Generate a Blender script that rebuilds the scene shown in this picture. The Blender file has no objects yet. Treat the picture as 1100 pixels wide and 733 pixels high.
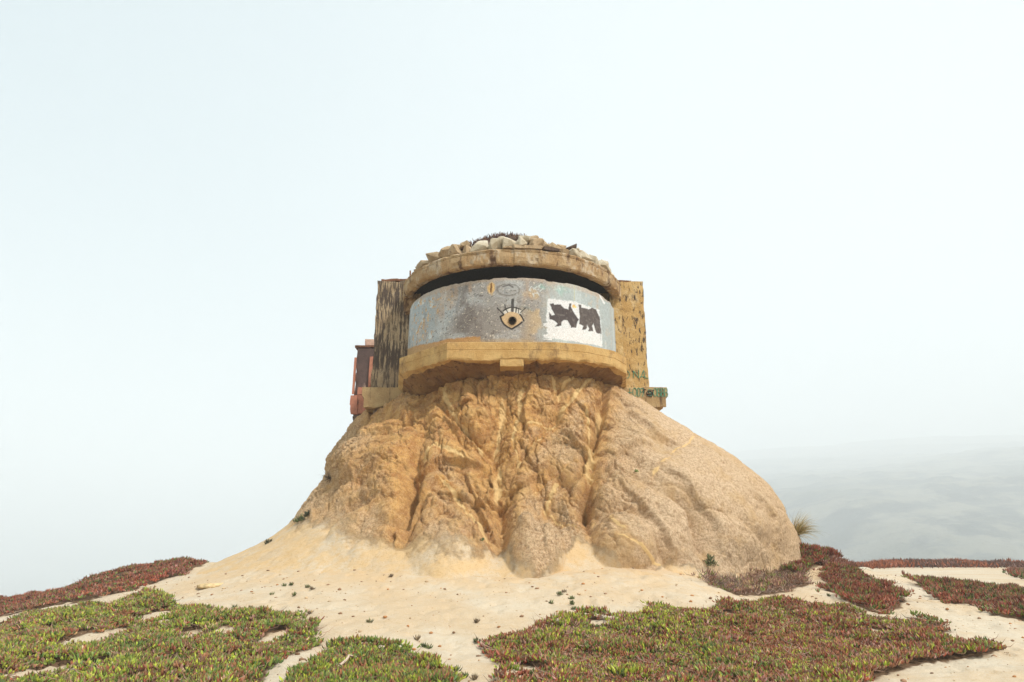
import bpy, math, random
import numpy as np

S = bpy.context.scene
COL = S.collection
R = math.radians
rng = np.random.default_rng(11)
random.seed(5)

# ------------------------------------------------------------------ camera
PITCH = R(17.7)
FPX = 733.0                      # focal length in pixels of the 1100-wide photograph
CAMZ = 1.6
cam_d = bpy.data.cameras.new("camera")
cam_d.sensor_width = 36.0
cam_d.lens = 36.0 * FPX / 1100.0
cam_d.clip_start = 0.1
cam_d.clip_end = 9000.0
cam = bpy.data.objects.new("camera", cam_d)
COL.objects.link(cam)
cam.location = (0, 0, CAMZ)
cam.rotation_euler = (R(90) + PITCH, 0, 0)
S.camera = cam

# ------------------------------------------------------------------ sky, sun, exposure
SUN_EL, SUN_AZ = R(50), R(46)    # azimuth measured from straight behind the camera towards the right
sun_dir = np.array([math.sin(SUN_AZ) * math.cos(SUN_EL), -math.cos(SUN_AZ) * math.cos(SUN_EL), math.sin(SUN_EL)])
W = bpy.data.worlds.new("World")
S.world = W
W.use_nodes = True
wn, wl = W.node_tree.nodes, W.node_tree.links
wn.clear()
wout = wn.new("ShaderNodeOutputWorld")
bg = wn.new("ShaderNodeBackground")
sky = wn.new("ShaderNodeTexSky")
sky.sky_type = 'NISHITA'
sky.sun_disc = False
sky.sun_elevation = SUN_EL
sky.sun_rotation = math.atan2(sun_dir[0], sun_dir[1])
sky.dust_density = 4.0
tc = wn.new("ShaderNodeTexCoord")
dot = wn.new("ShaderNodeVectorMath"); dot.operation = 'DOT_PRODUCT'
dot.inputs[1].default_value = (0.86, 0.25, 0.45)
wl.new(tc.outputs['Generated'], dot.inputs[0])
cn = wn.new("ShaderNodeTexNoise"); cn.inputs['Scale'].default_value = 1.6; cn.inputs['Detail'].default_value = 4
wl.new(tc.outputs['Generated'], cn.inputs['Vector'])
ma = wn.new("ShaderNodeMath"); ma.operation = 'MULTIPLY_ADD'
ma.inputs[1].default_value = 0.35; ma.inputs[2].default_value = -0.17
wl.new(cn.outputs['Fac'], ma.inputs[0])
md = wn.new("ShaderNodeMath"); md.operation = 'ADD'
wl.new(dot.outputs['Value'], md.inputs[0]); wl.new(ma.outputs[0], md.inputs[1])
mr = wn.new("ShaderNodeMapRange"); mr.interpolation_type = 'SMOOTHSTEP'
mr.inputs[1].default_value = -0.45; mr.inputs[2].default_value = 0.95
wl.new(md.outputs[0], mr.inputs[0])
cm = wn.new("ShaderNodeMix"); cm.data_type = 'RGBA'
cm.inputs[6].default_value = (4.6, 6.3, 7.1, 1)      # thick cloud
cm.inputs[7].default_value = (9.6, 10.6, 10.9, 1)   # brighter cloud towards the sun's side
wl.new(mr.outputs[0], cm.inputs[0])
sm = wn.new("ShaderNodeMix"); sm.data_type = 'RGBA'; sm.inputs[0].default_value = 0.9
wl.new(sky.outputs[0], sm.inputs[6]); wl.new(cm.outputs[2], sm.inputs[7])
wl.new(sm.outputs[2], bg.inputs['Color'])
bg.inputs['Strength'].default_value = 0.078
wl.new(bg.outputs[0], wout.inputs[0])

sun_l = bpy.data.lights.new("sun", 'SUN')
sun_l.energy = 5.0
sun_l.angle = R(4)
sun_l.color = (1.0, 0.965, 0.915)
sun = bpy.data.objects.new("sun", sun_l)
COL.objects.link(sun)
from mathutils import Vector, Matrix
sun.rotation_euler = Vector(-sun_dir).to_track_quat('-Z', 'Y').to_euler()
sun.location = (20, -10, 40)

S.view_settings.view_transform = 'Standard'
S.view_settings.look = 'None'
S.view_settings.exposure = 0.32
S.view_settings.gamma = 1.0
S.cycles.use_denoising = True
S.cycles.volume_bounces = 4
S.cycles.max_bounces = 10

# ------------------------------------------------------------------ numeric helpers
sp, cp = math.sin(PITCH), math.cos(PITCH)

def at(px, py, Y):
    """point at forward distance Y that the photograph shows at pixel px, py"""
    u, v = px - 550.0, 366.5 - py
    f = FPX * cp - v * sp
    return np.array([u / f * Y, Y, CAMZ + (FPX * sp + v * cp) / f * Y])

def project(p):
    p = np.asarray(p, float)
    z = p[..., 2] - CAMZ
    fwd = p[..., 1] * cp + z * sp
    up = -p[..., 1] * sp + z * cp
    fwd = np.where(fwd < 0.05, 0.05, fwd)
    return 550 + FPX * p[..., 0] / fwd, 366.5 - FPX * up / fwd

def _hash(ix, iy, iz, seed):
    h = (ix.astype(np.uint32) * np.uint32(374761393) + iy.astype(np.uint32) * np.uint32(668265263)
         + iz.astype(np.uint32) * np.uint32(2147483647) + np.uint32((seed * 974711) & 0xffffffff))
    h = (h ^ (h >> np.uint32(13))) * np.uint32(1274126177)
    h = (h ^ (h >> np.uint32(16))) * np.uint32(2246822519)
    return ((h ^ (h >> np.uint32(15))) & np.uint32(0xffff)).astype(np.float32) / 32767.5 - 1.0

def vnoise(p, seed=0):
    i = np.floor(p).astype(np.int64)
    f = (p - i).astype(np.float32)
    f = f * f * f * (f * (f * 6 - 15) + 10)
    x, y, z = i[..., 0], i[..., 1], i[..., 2]
    def c(a, b, d): return _hash(x + a, y + b, z + d, seed)
    fx, fy, fz = f[..., 0], f[..., 1], f[..., 2]
    a = c(0,0,0) * (1-fx) + c(1,0,0) * fx; b = c(0,1,0) * (1-fx) + c(1,1,0) * fx
    e = c(0,0,1) * (1-fx) + c(1,0,1) * fx; g = c(0,1,1) * (1-fx) + c(1,1,1) * fx
    return (a * (1-fy) + b * fy) * (1-fz) + (e * (1-fy) + g * fy) * fz

def fbm(p, seed=0, octaves=4, ridged=False):
    p = np.asarray(p, float)
    s = np.zeros(p.shape[:-1], np.float32); amp = 1.0; tot = 0.0
    for o in range(octaves):
        n = vnoise(p * (2.03 ** o) + o * 17.3, seed + o)
        if ridged: n = 1 - 2 * np.abs(n)
        s += amp * n; tot += amp; amp *= 0.5
    return s / tot

def sstep(a, b, x):
    t = np.clip((x - a) / (b - a), 0, 1)
    return t * t * (3 - 2 * t)

def seg_dist(u, v, pts):
    """distance in pixels from (u, v) to a polyline, and the parameter along it"""
    best = np.full(np.shape(u), 1e9); par = np.zeros(np.shape(u)); n = len(pts) - 1
    for k in range(n):
        (ax, ay), (bx, by) = pts[k], pts[k + 1]
        dx, dy = bx - ax, by - ay
        L = dx * dx + dy * dy + 1e-9
        t = np.clip(((u - ax) * dx + (v - ay) * dy) / L, 0, 1)
        d = np.hypot(u - ax - t * dx, v - ay - t * dy)
        m = d < best
        best = np.where(m, d, best); par = np.where(m, (k + t) / n, par)
    return best, par

def in_poly(u, v, poly):
    r = np.zeros(np.shape(u), bool); n = len(poly); j = n - 1
    for i in range(n):
        xi, yi = poly[i]; xj, yj = poly[j]
        if yi != yj:
            r ^= ((yi > v) != (yj > v)) & (u < (xj - xi) * (v - yi) / (yj - yi) + xi)
        j = i
    return r

def signed(u, v, poly):
    d, _ = seg_dist(u, v, list(poly) + [poly[0]])
    return np.where(in_poly(u, v, poly), -d, d)

def srgb(*c):
    return np.array([((x / 255 + 0.055) / 1.055) ** 2.4 if x > 10 else x / 255 / 12.92 for x in c])

# ------------------------------------------------------------------ object helpers
def tag(o, label=None, category=None, group=None, kind=None):
    if label: o["label"] = label
    if category: o["category"] = category
    if group: o["group"] = group
    if kind: o["kind"] = kind
    return o

def link(name, me, mat=None, parent=None):
    o = bpy.data.objects.new(name, me)
    COL.objects.link(o)
    if mat and me is not None and not me.materials: me.materials.append(mat)
    if parent: o.parent = parent
    return o

def empty(name, loc=(0, 0, 0)):
    o = bpy.data.objects.new(name, None)
    COL.objects.link(o); o.location = loc
    return o

def np_mesh(name, V, F, smooth=True, color=None, attrs=None):
    V = np.asarray(V, np.float32); F = np.asarray(F, np.int32)
    me = bpy.data.meshes.new(name)
    n = F.shape[1]
    me.vertices.add(len(V)); me.vertices.foreach_set("co", V.ravel())
    me.loops.add(F.size); me.loops.foreach_set("vertex_index", F.ravel())
    me.polygons.add(len(F)); me.polygons.foreach_set("loop_start", np.arange(0, F.size, n, dtype=np.int32))
    me.polygons.foreach_set("use_smooth", np.full(len(F), smooth))
    me.update(calc_edges=True)
    if color is not None:
        a = me.color_attributes.new("tint", 'FLOAT_COLOR', 'POINT')
        c = np.ones((len(V), 4), np.float32); c[:, :3] = color
        a.data.foreach_set("color", c.ravel())
    for k, x in (attrs or {}).items():
        a = me.attributes.new(k, 'FLOAT', 'POINT')
        a.data.foreach_set("value", np.asarray(x, np.float32).ravel())
    return me

def grid_faces(nr, nc, wrap=False):
    r = np.arange(nr - 1)[:, None]; c = np.arange(nc if wrap else nc - 1)[None, :]
    a = r * nc + c; b = r * nc + (c + 1) % nc
    return np.stack([a, b, b + nc, a + nc], -1).reshape(-1, 4)

def join_np(parts):
    V, F, C, o = [], [], [], 0
    for p in parts:
        V.append(p[0]); F.append(np.asarray(p[1]) + o); o += len(p[0])
        if len(p) > 2: C.append(p[2])
    return np.concatenate(V), np.concatenate(F), (np.concatenate(C) if C else None)

def rough_box(x0, x1, y0, y1, z0, z1, seg=0.12, amp=0.015, seed=1, freq=3.0, skew=None):
    """a box of gridded faces whose surface is worn: every point moves by noise of its place"""
    parts = []
    def face(o, a, b):
        la, lb = np.linalg.norm(a), np.linalg.norm(b)
        na, nb = max(2, int(la / seg) + 1), max(2, int(lb / seg) + 1)
        s, t = np.meshgrid(np.linspace(0, 1, na), np.linspace(0, 1, nb), indexing='ij')
        V = o + s[..., None] * a + t[..., None] * b
        parts.append((V.reshape(-1, 3), grid_faces(na, nb)[:, ::-1]))
    X, Y, Z = np.array([x1-x0,0,0.]), np.array([0,y1-y0,0.]), np.array([0,0,z1-z0])
    o = np.array([x0, y0, z0], float)
    face(o, Z, X); face(o + Y, X, Z); face(o, Y, Z); face(o + X, Z, Y); face(o, X, Y); face(o + Z, Y, X)
    V, F, _ = join_np(parts)
    n = np.stack([fbm(V * freq + 31 * k, seed + k, 4) for k in range(3)], -1)
    e = np.minimum(1, 1.0)
    V = V + amp * n * e
    # chipped corners: pull points near two faces inwards
    c = np.array([(x0+x1)/2, (y0+y1)/2, (z0+z1)/2]); h = np.array([x1-x0, y1-y0, z1-z0]) / 2
    near = (np.abs(V - c) > h - 0.05).sum(1) >= 2
    chip = near * np.clip(fbm(V * 4.1, seed + 9, 3), 0, 1) * 0.09
    d = c - V; d /= np.linalg.norm(d, axis=1)[:, None] + 1e-9
    V = V + d * chip[:, None]
    if skew: V = skew(V)
    return V, F

def box_obj(name, b, mat, parent=None, **kw):
    V, F = rough_box(*b, **kw)
    return link(name, np_mesh(name, V, F, smooth=False), mat, parent)

# ------------------------------------------------------------------ materials
class Nodes:
    def __init__(self, name):
        self.m = bpy.data.materials.new(name); self.m.use_nodes = True
        self.t = self.m.node_tree; self.n, self.l = self.t.nodes, self.t.links
        self.b = self.n['Principled BSDF']
        self.b.inputs['Roughness'].default_value = 0.92
        self.b.inputs['Specular IOR Level'].default_value = 0.15
        self.pos = self.n.new("ShaderNodeTexCoord").outputs['Object']
    def add(self, kind, **kw):
        x = self.n.new(kind)
        for k, v in kw.items(): setattr(x, k, v)
        return x
    def setin(self, s, v):
        if hasattr(v, 'is_linked') or isinstance(v, bpy.types.NodeSocket): self.l.new(v, s)
        else: s.default_value = v
    def noise(self, scale, detail=6, rough=0.6, vec=None, stretch=None, dist=0.0):
        v = vec or self.pos
        if stretch:
            mp = self.add("ShaderNodeMapping"); mp.inputs['Scale'].default_value = stretch
            self.l.new(v, mp.inputs['Vector']); v = mp.outputs[0]
        x = self.add("ShaderNodeTexNoise")
        x.inputs['Scale'].default_value = scale; x.inputs['Detail'].default_value = detail
        x.inputs['Roughness'].default_value = rough; x.inputs['Distortion'].default_value = dist
        self.l.new(v, x.inputs['Vector'])
        return x.outputs['Fac']
    def voronoi(self, scale, out='Distance', feature='F1'):
        x = self.add("ShaderNodeTexVoronoi", feature=feature)
        x.inputs['Scale'].default_value = scale
        self.l.new(self.pos, x.inputs['Vector'])
        return x.outputs[out]
    def ramp(self, fac, a, b, lo=0.0, hi=1.0):
        x = self.add("ShaderNodeMapRange", interpolation_type='SMOOTHSTEP')
        for i, v in enumerate((fac, a, b, lo, hi)): self.setin(x.inputs[i], v)
        return x.outputs[0]
    def mix(self, fac, a, b, mode='MIX'):
        x = self.add("ShaderNodeMix", data_type='RGBA', blend_type=mode)
        for i, v in ((0, fac), (6, a), (7, b)):
            if isinstance(v, (tuple, list, np.ndarray)): v = (*[float(k) for k in v[:3]], 1.0)
            self.setin(x.inputs[i], v)
        return x.outputs[2]
    def math(self, op, a, b=0.0):
        x = self.add("ShaderNodeMath", operation=op)
        self.setin(x.inputs[0], a); self.setin(x.inputs[1], b)
        return x.outputs[0]
    def attr(self, name, out='Fac'):
        x = self.add("ShaderNodeAttribute", attribute_name=name)
        return x.outputs[out]
    def bump(self, h, dist, strength=1.0, prev=None):
        x = self.add("ShaderNodeBump")
        x.inputs['Distance'].default_value = dist; x.inputs['Strength'].default_value = strength
        self.l.new(h, x.inputs['Height'])
        if prev: self.l.new(prev, x.inputs['Normal'])
        return x.outputs[0]
    def done(self, color, normal=None, rough=None):
        self.setin(self.b.inputs['Base Color'], (*color, 1.0) if isinstance(color, tuple) else color)
        if normal: self.l.new(normal, self.b.inputs['Normal'])
        if rough is not None: self.setin(self.b.inputs['Roughness'], rough)
        return self.m

def sand_color(k):
    big = k.noise(0.55, 5)
    c = k.mix(k.ramp(big, 0.38, 0.66), (0.56, 0.475, 0.355), (0.53, 0.40, 0.255))
    fine = k.noise(26, 5, 0.7)
    c = k.mix(k.ramp(fine, 0.50, 0.74, 0, 0.6), c, (0.47, 0.33, 0.19))
    c = k.mix(k.ramp(k.noise(60, 3, 0.7), 0.5, 0.75, 0, 0.6), c, (0.64, 0.60, 0.52))
    return c

def mat_ground():
    k = Nodes("sand_ground")
    c = sand_color(k)
    vor = k.voronoi(9, 'Distance')
    crumbs = k.ramp(vor, 0.06, 0.14, 1, 0)
    crumbs = k.math('MULTIPLY', crumbs, k.ramp(k.noise(1.7, 3), 0.44, 0.58))
    c = k.mix(k.math('MULTIPLY', crumbs, 0.7), c, (0.36, 0.18, 0.07))
    cr2 = k.math('MULTIPLY', k.ramp(k.voronoi(3.7), 0.045, 0.10, 1, 0), k.ramp(k.noise(.8, 4), .46, .56))
    c = k.mix(k.math('MULTIPLY', cr2, 0.75), c, (0.30, 0.19, 0.10))
    c = k.mix(k.ramp(k.noise(2.6, 6, .7, stretch=(1, 2.2, 1)), .52, .70, 0, .5), c, (0.50, 0.36, 0.21))
    c = k.mix(k.math('MULTIPLY', k.attr('dirt'), k.ramp(k.noise(1.5, 7, .68), .35, .62, .15, .9)), c, k.mix(k.noise(20, 4), (0.50, 0.31, 0.14), (0.62, 0.45, 0.26)))
    lit = k.attr("litter")
    edge = k.ramp(k.math('ADD', lit, k.math('MULTIPLY', k.math('SUBTRACT', k.noise(7, 5), 0.5), 0.7)), 0.35, 0.7)
    soil = k.mix(k.noise(14, 4), (0.085, 0.045, 0.025), (0.21, 0.13, 0.07))
    c = k.mix(edge, c, soil)
    c = k.mix(k.attr("far"), c, (0.06, 0.075, 0.05))
    n = k.bump(k.noise(5.5, 7, 0.62), 0.05, 0.7)
    n = k.bump(k.noise(42, 4, 0.7), 0.010, 0.8, n)
    return k.done(c, n)

def mat_rock():
    k = Nodes("weathered_granite")
    # coarse crystals: pale feldspar, grey-brown matrix, dark mica
    g1 = k.noise(17, 5, 0.75); g2 = k.noise(30, 3, 0.8)
    grain = k.mix(k.ramp(g1, 0.36, 0.64), (0.41, 0.235, 0.11), (0.74, 0.51, 0.29))
    grain = k.mix(k.ramp(g2, 0.53, 0.68, 0, 0.75), grain, (0.74, 0.60, 0.44))
    grain = k.mix(k.ramp(g2, 0.44, 0.32, 0, 0.7), grain, (0.15, 0.085, 0.05))
    big = k.noise(0.7, 5)
    grain = k.mix(k.ramp(big, 0.4, 0.65, 0, 0.45), grain, (0.50, 0.33, 0.17))
    # iron-stained soil
    o1 = k.noise(3.1, 6, 0.65)
    orange = k.mix(k.ramp(o1, 0.35, 0.68), (0.42, 0.18, 0.045), (0.70, 0.39, 0.12))
    orange = k.mix(k.ramp(g1, 0.5, 0.72, 0, 0.6), orange, (0.70, 0.46, 0.20))
    f = k.ramp(k.math('ADD', k.attr("orange"), k.math('MULTIPLY', k.math('SUBTRACT', k.noise(2.3, 6, 0.65), 0.5), 1.0)), 0.05, 0.85)
    c = k.mix(k.math('MULTIPLY', f, 0.86), grain, orange)
    c = k.mix(k.ramp(g2, 0.47, 0.36, 0, 0.45), c, (0.20, 0.10, 0.04))
    c = k.mix(k.ramp(k.noise(44, 3, .8), 0.56, 0.70, 0, 0.55), c, (0.78, 0.63, 0.45))
    c = k.mix(k.math('MULTIPLY', k.attr("pale"), 0.75), c, k.mix(k.ramp(g1, 0.34, 0.64), (0.45, 0.30, 0.18), (0.72, 0.55, 0.37)))
    c = k.mix(k.ramp(k.noise(1.15, 6, .7), .48, .66, 0, .5), c, (0.54, 0.34, 0.15))
    vein = k.ramp(k.math('ADD', k.attr("vein"), k.math('MULTIPLY', k.math('SUBTRACT', k.noise(9, 4), 0.5), 0.8)), 0.3, 0.75)
    c = k.mix(k.math('MULTIPLY', vein, 0.85), c, (0.80, 0.55, 0.25))
    s = k.ramp(k.math('ADD', k.attr("sand"), k.math('MULTIPLY', k.math('SUBTRACT', k.noise(3.0, 8, 0.72), 0.5), 1.5)), 0.2, 0.8)
    sc = k.mix(k.ramp(k.noise(1.9, 7, 0.68), 0.36, 0.62, 0.15, 0.9), sand_color(k), (0.60, 0.41, 0.21))
    sc = k.mix(k.ramp(g2, 0.46, 0.34, 0, 0.5), sc, (0.38, 0.23, 0.10))
    sc = k.mix(k.ramp(k.noise(7, 6, .75), 0.50, 0.68, 0, 0.6), sc, (0.50, 0.31, 0.13))
    c = k.mix(s, c, sc)
    n = k.bump(k.math('MULTIPLY', k.noise(4.6, 10, 0.70), k.math('SUBTRACT', 1.0, k.math('MULTIPLY', s, 0.45))), 0.075, 0.9)
    inv = k.math('SUBTRACT', 1.0, k.math('MULTIPLY', s, 0.85))
    n = k.bump(k.math('MULTIPLY', g1, inv), 0.035, 1.0, n)
    n = k.bump(k.math('MULTIPLY', g2, inv), 0.018, 1.0, n)
    return k.done(c, n)

def mat_concrete(name, light, dark, stain=None, stain_amt=(0.55, 0.62), streak=(2.2, 2.2, 0.35), board=None, relief=0.02, extra=None):
    k = Nodes(name)
    c = k.mix(k.ramp(k.noise(1.6, 6, 0.65), 0.35, 0.65), light, dark)
    g = k.noise(38, 4, 0.75)
    c = k.mix(k.ramp(g, 0.52, 0.72, 0, 0.5), c, tuple(min(0.85, x * 1.45) for x in light))
    c = k.mix(k.ramp(g, 0.46, 0.3, 0, 0.5), c, tuple(x * 0.45 for x in dark))
    if extra: c = k.mix(k.ramp(k.noise(2.9, 6, 0.7, stretch=(1, 1, 0.6)), 0.50, 0.64), c, extra)
    if stain:
        st = k.math('ADD', k.noise(2.4, 7, 0.72, stretch=streak), k.math('MULTIPLY', k.math('SUBTRACT', k.noise(0.9, 4), 0.5), 0.32))
        c = k.mix(k.ramp(st, *stain_amt), c, stain)
    h = k.noise(11, 6, 0.7)
    n = k.bump(h, relief, 0.9)
    if board:
        w = k.add("ShaderNodeTexWave", wave_type='BANDS', bands_direction='Z')
        w.inputs['Scale'].default_value = board; w.inputs['Distortion'].default_value = 0.6
        w.inputs['Detail'].default_value = 2
        k.l.new(k.pos, w.inputs['Vector'])
        groove = k.ramp(w.outputs['Fac'], 0.0, 0.12)
        n = k.bump(groove, 0.012, 0.7, n)
        c = k.mix(k.ramp(w.outputs['Fac'], 0.07, 0.0, 0, 0.35), c, tuple(x * 0.5 for x in dark))
    n = k.bump(g, 0.008, 0.7, n)
    return k.done(c, n)

def mat_tint(name, rough=0.6, spec=0.3, grain=None, relief=0.004, scale=45):
    k = Nodes(name)
    k.b.inputs['Specular IOR Level'].default_value = spec
    c = k.attr("tint", 'Color'); n = None
    if grain:
        g = k.noise(scale, 4, 0.75)
        c = k.mix(grain, c, k.mix(k.ramp(g, 0.3, 0.7), (0.45, 0.42, 0.38), (1, 1, 1)), 'MULTIPLY')
        n = k.bump(g, relief, 0.8)
    return k.done(c, n, rough)

def mat_plain(name, c, var=0.4, scale=20, rough=0.85, relief=0.006):
    k = Nodes(name)
    g = k.noise(scale, 5, 0.7)
    col = k.mix(k.ramp(g, 0.32, 0.68), tuple(x * (1 - var) for x in c), tuple(min(0.9, x * (1 + var)) for x in c))
    return k.done(col, k.bump(g, relief, 0.8), rough)

M_ground, M_rock = mat_ground(), mat_rock()
M_leaf = mat_tint("succulent_leaf", 0.5, 0.3)
M_wall = mat_tint("painted_concrete", 0.85, 0.15, 0.75, 0.006, 38)
M_dry = mat_tint("dry_stem", 0.9, 0.1)
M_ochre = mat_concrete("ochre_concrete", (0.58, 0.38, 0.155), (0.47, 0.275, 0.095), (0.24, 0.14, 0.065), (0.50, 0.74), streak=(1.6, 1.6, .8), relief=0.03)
M_visor = mat_concrete("visor_concrete", (0.44, 0.31, 0.17), (0.36, 0.22, 0.10), (0.12, 0.065, 0.035), (0.50, 0.66), streak=(1.6, 1.6, 0.7), relief=0.035, extra=(0.50, 0.40, 0.28))
M_pil_l = mat_concrete("lichen_concrete", (0.43, 0.325, 0.20), (0.29, 0.205, 0.12), (0.085, 0.062, 0.048), (0.44, 0.54), streak=(6.0, 6.0, 0.55), relief=0.03)
M_pil_r = mat_concrete("board_marked_concrete", (0.54, 0.36, 0.15), (0.46, 0.28, 0.10), (0.075, 0.05, 0.035), (0.52, 0.60), streak=(5, 5, 1.6), relief=0.03, extra=(0.58, 0.42, 0.22))
M_base = mat_concrete("base_concrete", (0.47, 0.335, 0.17), (0.36, 0.235, 0.11), (0.13, 0.08, 0.045), (0.52, 0.68), relief=0.03)
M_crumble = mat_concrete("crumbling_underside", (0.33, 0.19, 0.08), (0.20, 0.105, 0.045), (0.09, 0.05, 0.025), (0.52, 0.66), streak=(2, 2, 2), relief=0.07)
M_inside = mat_plain("shade_dark_interior", (0.035, 0.03, 0.028))  # near-black base colour carries the shade inside the room and the pipe
M_brown = mat_concrete("dark_brown_wall", (0.13, 0.085, 0.075), (0.09, 0.06, 0.055), (0.34, 0.24, 0.18), (0.60, 0.68), relief=0.01)
M_terra = mat_plain("terracotta_paint", (0.46, 0.19, 0.12), 0.15, 8)
M_pinkblock = mat_plain("pale_pink_block", (0.55, 0.36, 0.27), 0.15, 8)
M_rubble = mat_concrete("rubble_concrete", (0.36, 0.26, 0.18), (0.20, 0.12, 0.08), (0.05, 0.035, 0.03), (0.52, 0.62), relief=0.06)
M_stone = [mat_concrete("cap_stone_pale", (0.66, 0.60, 0.48), (0.48, 0.40, 0.28), (0.10, 0.075, 0.05), (0.64, 0.74), streak=(4, 4, 4), relief=0.03),
           mat_concrete("cap_stone_tan", (0.52, 0.40, 0.26), (0.40, 0.28, 0.16), (0.09, 0.06, 0.04), (0.58, 0.70), streak=(4, 4, 4), relief=0.04),
           mat_concrete("cap_stone_dark", (0.16, 0.11, 0.075), (0.09, 0.06, 0.045), relief=0.04)]
M_soil = mat_plain("roof_soil", (0.26, 0.17, 0.10), 0.45, 12)
M_rust = mat_plain("rusty_iron", (0.17, 0.075, 0.04), 0.4, 30)
M_green = mat_plain("green_spray_paint", (0.09, 0.27, 0.17), 0.2, 20)
M_black = mat_plain("black_paint_and_hole_shade", (0.03, 0.025, 0.025), 0.2, 20)  # sprayed scribble, and the painted darkness at the back of the drain hole
M_hill = None

# ------------------------------------------------------------------ the ground: one sheet through surveyed points
CX, CY = 0.0, 22.0               # axis of the bunker's round front
ctrl = [at(*q) for q in [
    (550,733,8.5),(550,680,11),(550,640,13),(560,617,14.6),(0,733,8.5),(0,690,11),(0,668,14.5),(0,662,17),(0,657,19),(0,649,21.2),
    (110,640,16.5),(220,612,19),(300,690,10.3),(320,640,13.5),(300,605,17),(200,640,15),(100,660,13.3),(-150,705,12),(-150,690,17),
    (180,607,20.5),(100,625,20.8),(20,642,21),(-80,666,21),(60,640,20.6),(420,650,12.6),(420,700,9.8),(430,612,15),
    (1100,733,8.5),(1000,720,9.2),(1080,690,11),(1100,680,11.8),(960,665,12.3),(1000,650,14.2),(940,625,17.8),
    (865,598,20),(900,604,19.5),(930,612,19.5),(960,620,20.5),(1000,622,26),(1100,641,20),(1100,616,34),(1000,612,40),(1100,609,45),
    (950,609,45),(1250,609,45),(800,642,14),(800,626,16.3),(840,655,13),(750,690,10.5),(700,640,13),(700,612,15.4),(1250,690,11.5),(1300,640,20),
    (650,660,12)]]
ctrl += [np.array(q, float) for q in [
    (0,0,0),(-9,2,0.1),(9,2,0),(0,5,0.05),(0,-12,0),(-20,-10,0),(20,-10,0),(0,22,1.7),(-4,24,1.5),(0,34,-1.0),(-10,30,-3),
    (12.5,29,0.45),(8,34,0.2),(-15,25,-2.0),(-22,22,-3),(-20,12,-0.9),(25,20,0.4),(30,40,0.9),(9.5,24.5,0.55),(16,24,0.7)]]
ctrl = np.array(ctrl)

def tps_fit(P, z, lam=0.015):
    n = len(P); d2 = ((P[:, None] - P[None]) ** 2).sum(-1)
    K = 0.5 * d2 * np.log(d2 + 1e-9) + lam * np.eye(n)
    Q = np.c_[np.ones(n), P]
    A = np.block([[K, Q], [Q.T, np.zeros((3, 3))]])
    return np.linalg.solve(A, np.r_[z, 0, 0, 0])
TPSW = tps_fit(ctrl[:, :2], ctrl[:, 2])

def local_height(x, y):
    out = np.full(x.shape, TPSW[-3]) + TPSW[-2] * x + TPSW[-1] * y
    for w, p in zip(TPSW[:-3], ctrl):
        d2 = (x - p[0]) ** 2 + (y - p[1]) ** 2
        out = out + w * 0.5 * d2 * np.log(d2 + 1e-9)
    return np.clip(out, -5, 3)

def ground_z(x, y, detail=True):
    x = np.asarray(x, float); y = np.asarray(y, float)
    xl, yl = np.clip(x, -24, 46), np.clip(y, -14, 47)
    h = local_height(xl, yl)
    # outside the headland's top the land falls away to the valley and the shore
    ox = np.maximum(np.maximum(-20 - x, x - 80), 0)
    oy = np.maximum(np.maximum(-120 - y, y - 50 - 0.0 * x), 0)
    d = np.hypot(ox, oy) + np.maximum(0, np.where(x < -2, (y - 30), 0)) * 0.7
    h = h - 82 * sstep(0, 160, d) - np.minimum(d, 30) * 0.35
    if detail:
        p = np.stack([x, y, 0 * x], -1)
        fade = 1 - sstep(40, 90, np.hypot(x, y))
        h = h + fade * (0.045 * fbm(p * 0.9, 3, 4) + 0.022 * fbm(p * 3.6, 8, 3) + 0.016 * np.clip(fbm(p * 9, 14, 3), -.35, 1) - 0.03 * sstep(.32, .5, fbm(p * 4.3, 17, 2)))
    return h

# patches of ice plant, outlined as the photograph shows them, on the ground
POLY = dict(
    left=[(-220,705),(-120,690),(0,674),(50,660),(95,655),(118,652),(132,647),(146,643),(170,642),(192,655),(230,661),(270,659),(305,662),(347,674),(335,684),(347,694),(312,705),(292,718),(282,733),(272,770),(-220,790)],
    centre=[(316,729),(335,715),(360,700),(385,693),(410,695),(440,706),(468,719),(484,733),(474,770),(300,770)],
    right=[(513,699),(530,690),(560,681),(598,667),(640,660),(688,668),(700,655),(760,655),(800,651),(850,647),(900,655),(960,668),(1000,686),(1040,688),(1078,695),(1060,705),(1000,712),(960,722),(930,733),(895,770),(532,770),(527,733),(536,715)],
    ridge=[(-160,705),(0,661),(60,651),(112,640),(150,631),(200,614),(226,607),(212,602),(182,602),(140,608),(95,620),(60,630),(20,636),(0,644),(-160,685)],
    scrub=[(750,622),(775,612),(800,612),(830,612),(852,602),(866,612),(872,628),(838,639),(790,640)],
    corner=[(838,612),(850,600),(866,593),(888,596),(897,606),(872,612),(858,620)],
    mid=[(884,618),(904,612),(930,621),(952,632),(972,645),(973,654),(945,660),(915,647),(886,633)],
    mesa=[(975,621),(1000,624),(1040,631),(1120,639),(1250,652),(1250,690),(1100,669),(1060,659),(1020,649),(998,638)],
    strip=[(978,663),(1002,667),(1030,680),(1008,681),(984,673)],
    dark=[(884,603),(898,600),(918,608),(928,616),(905,616)],
    edge=[(1088,616),(1160,616),(1160,625),(1098,624)],
)
GAPS = [(100,687,30,5.5,-16),(163,665,20,4.5,-10),(298,686,18,4.5,-14),(38,723,34,3.5,-8),(205,682,14,3.5,-12),(160,707,16,3,-16),(118,715,18,3,-6),(50,682,12,3,-5),(560,722,24,4,0),(1030,690,16,2,8),(940,678,14,2,12),(640,668,14,2,-6),(770,660,16,2,0),(240,678,10,3,-10),(1050,653,20,2.5,6)]

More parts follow.
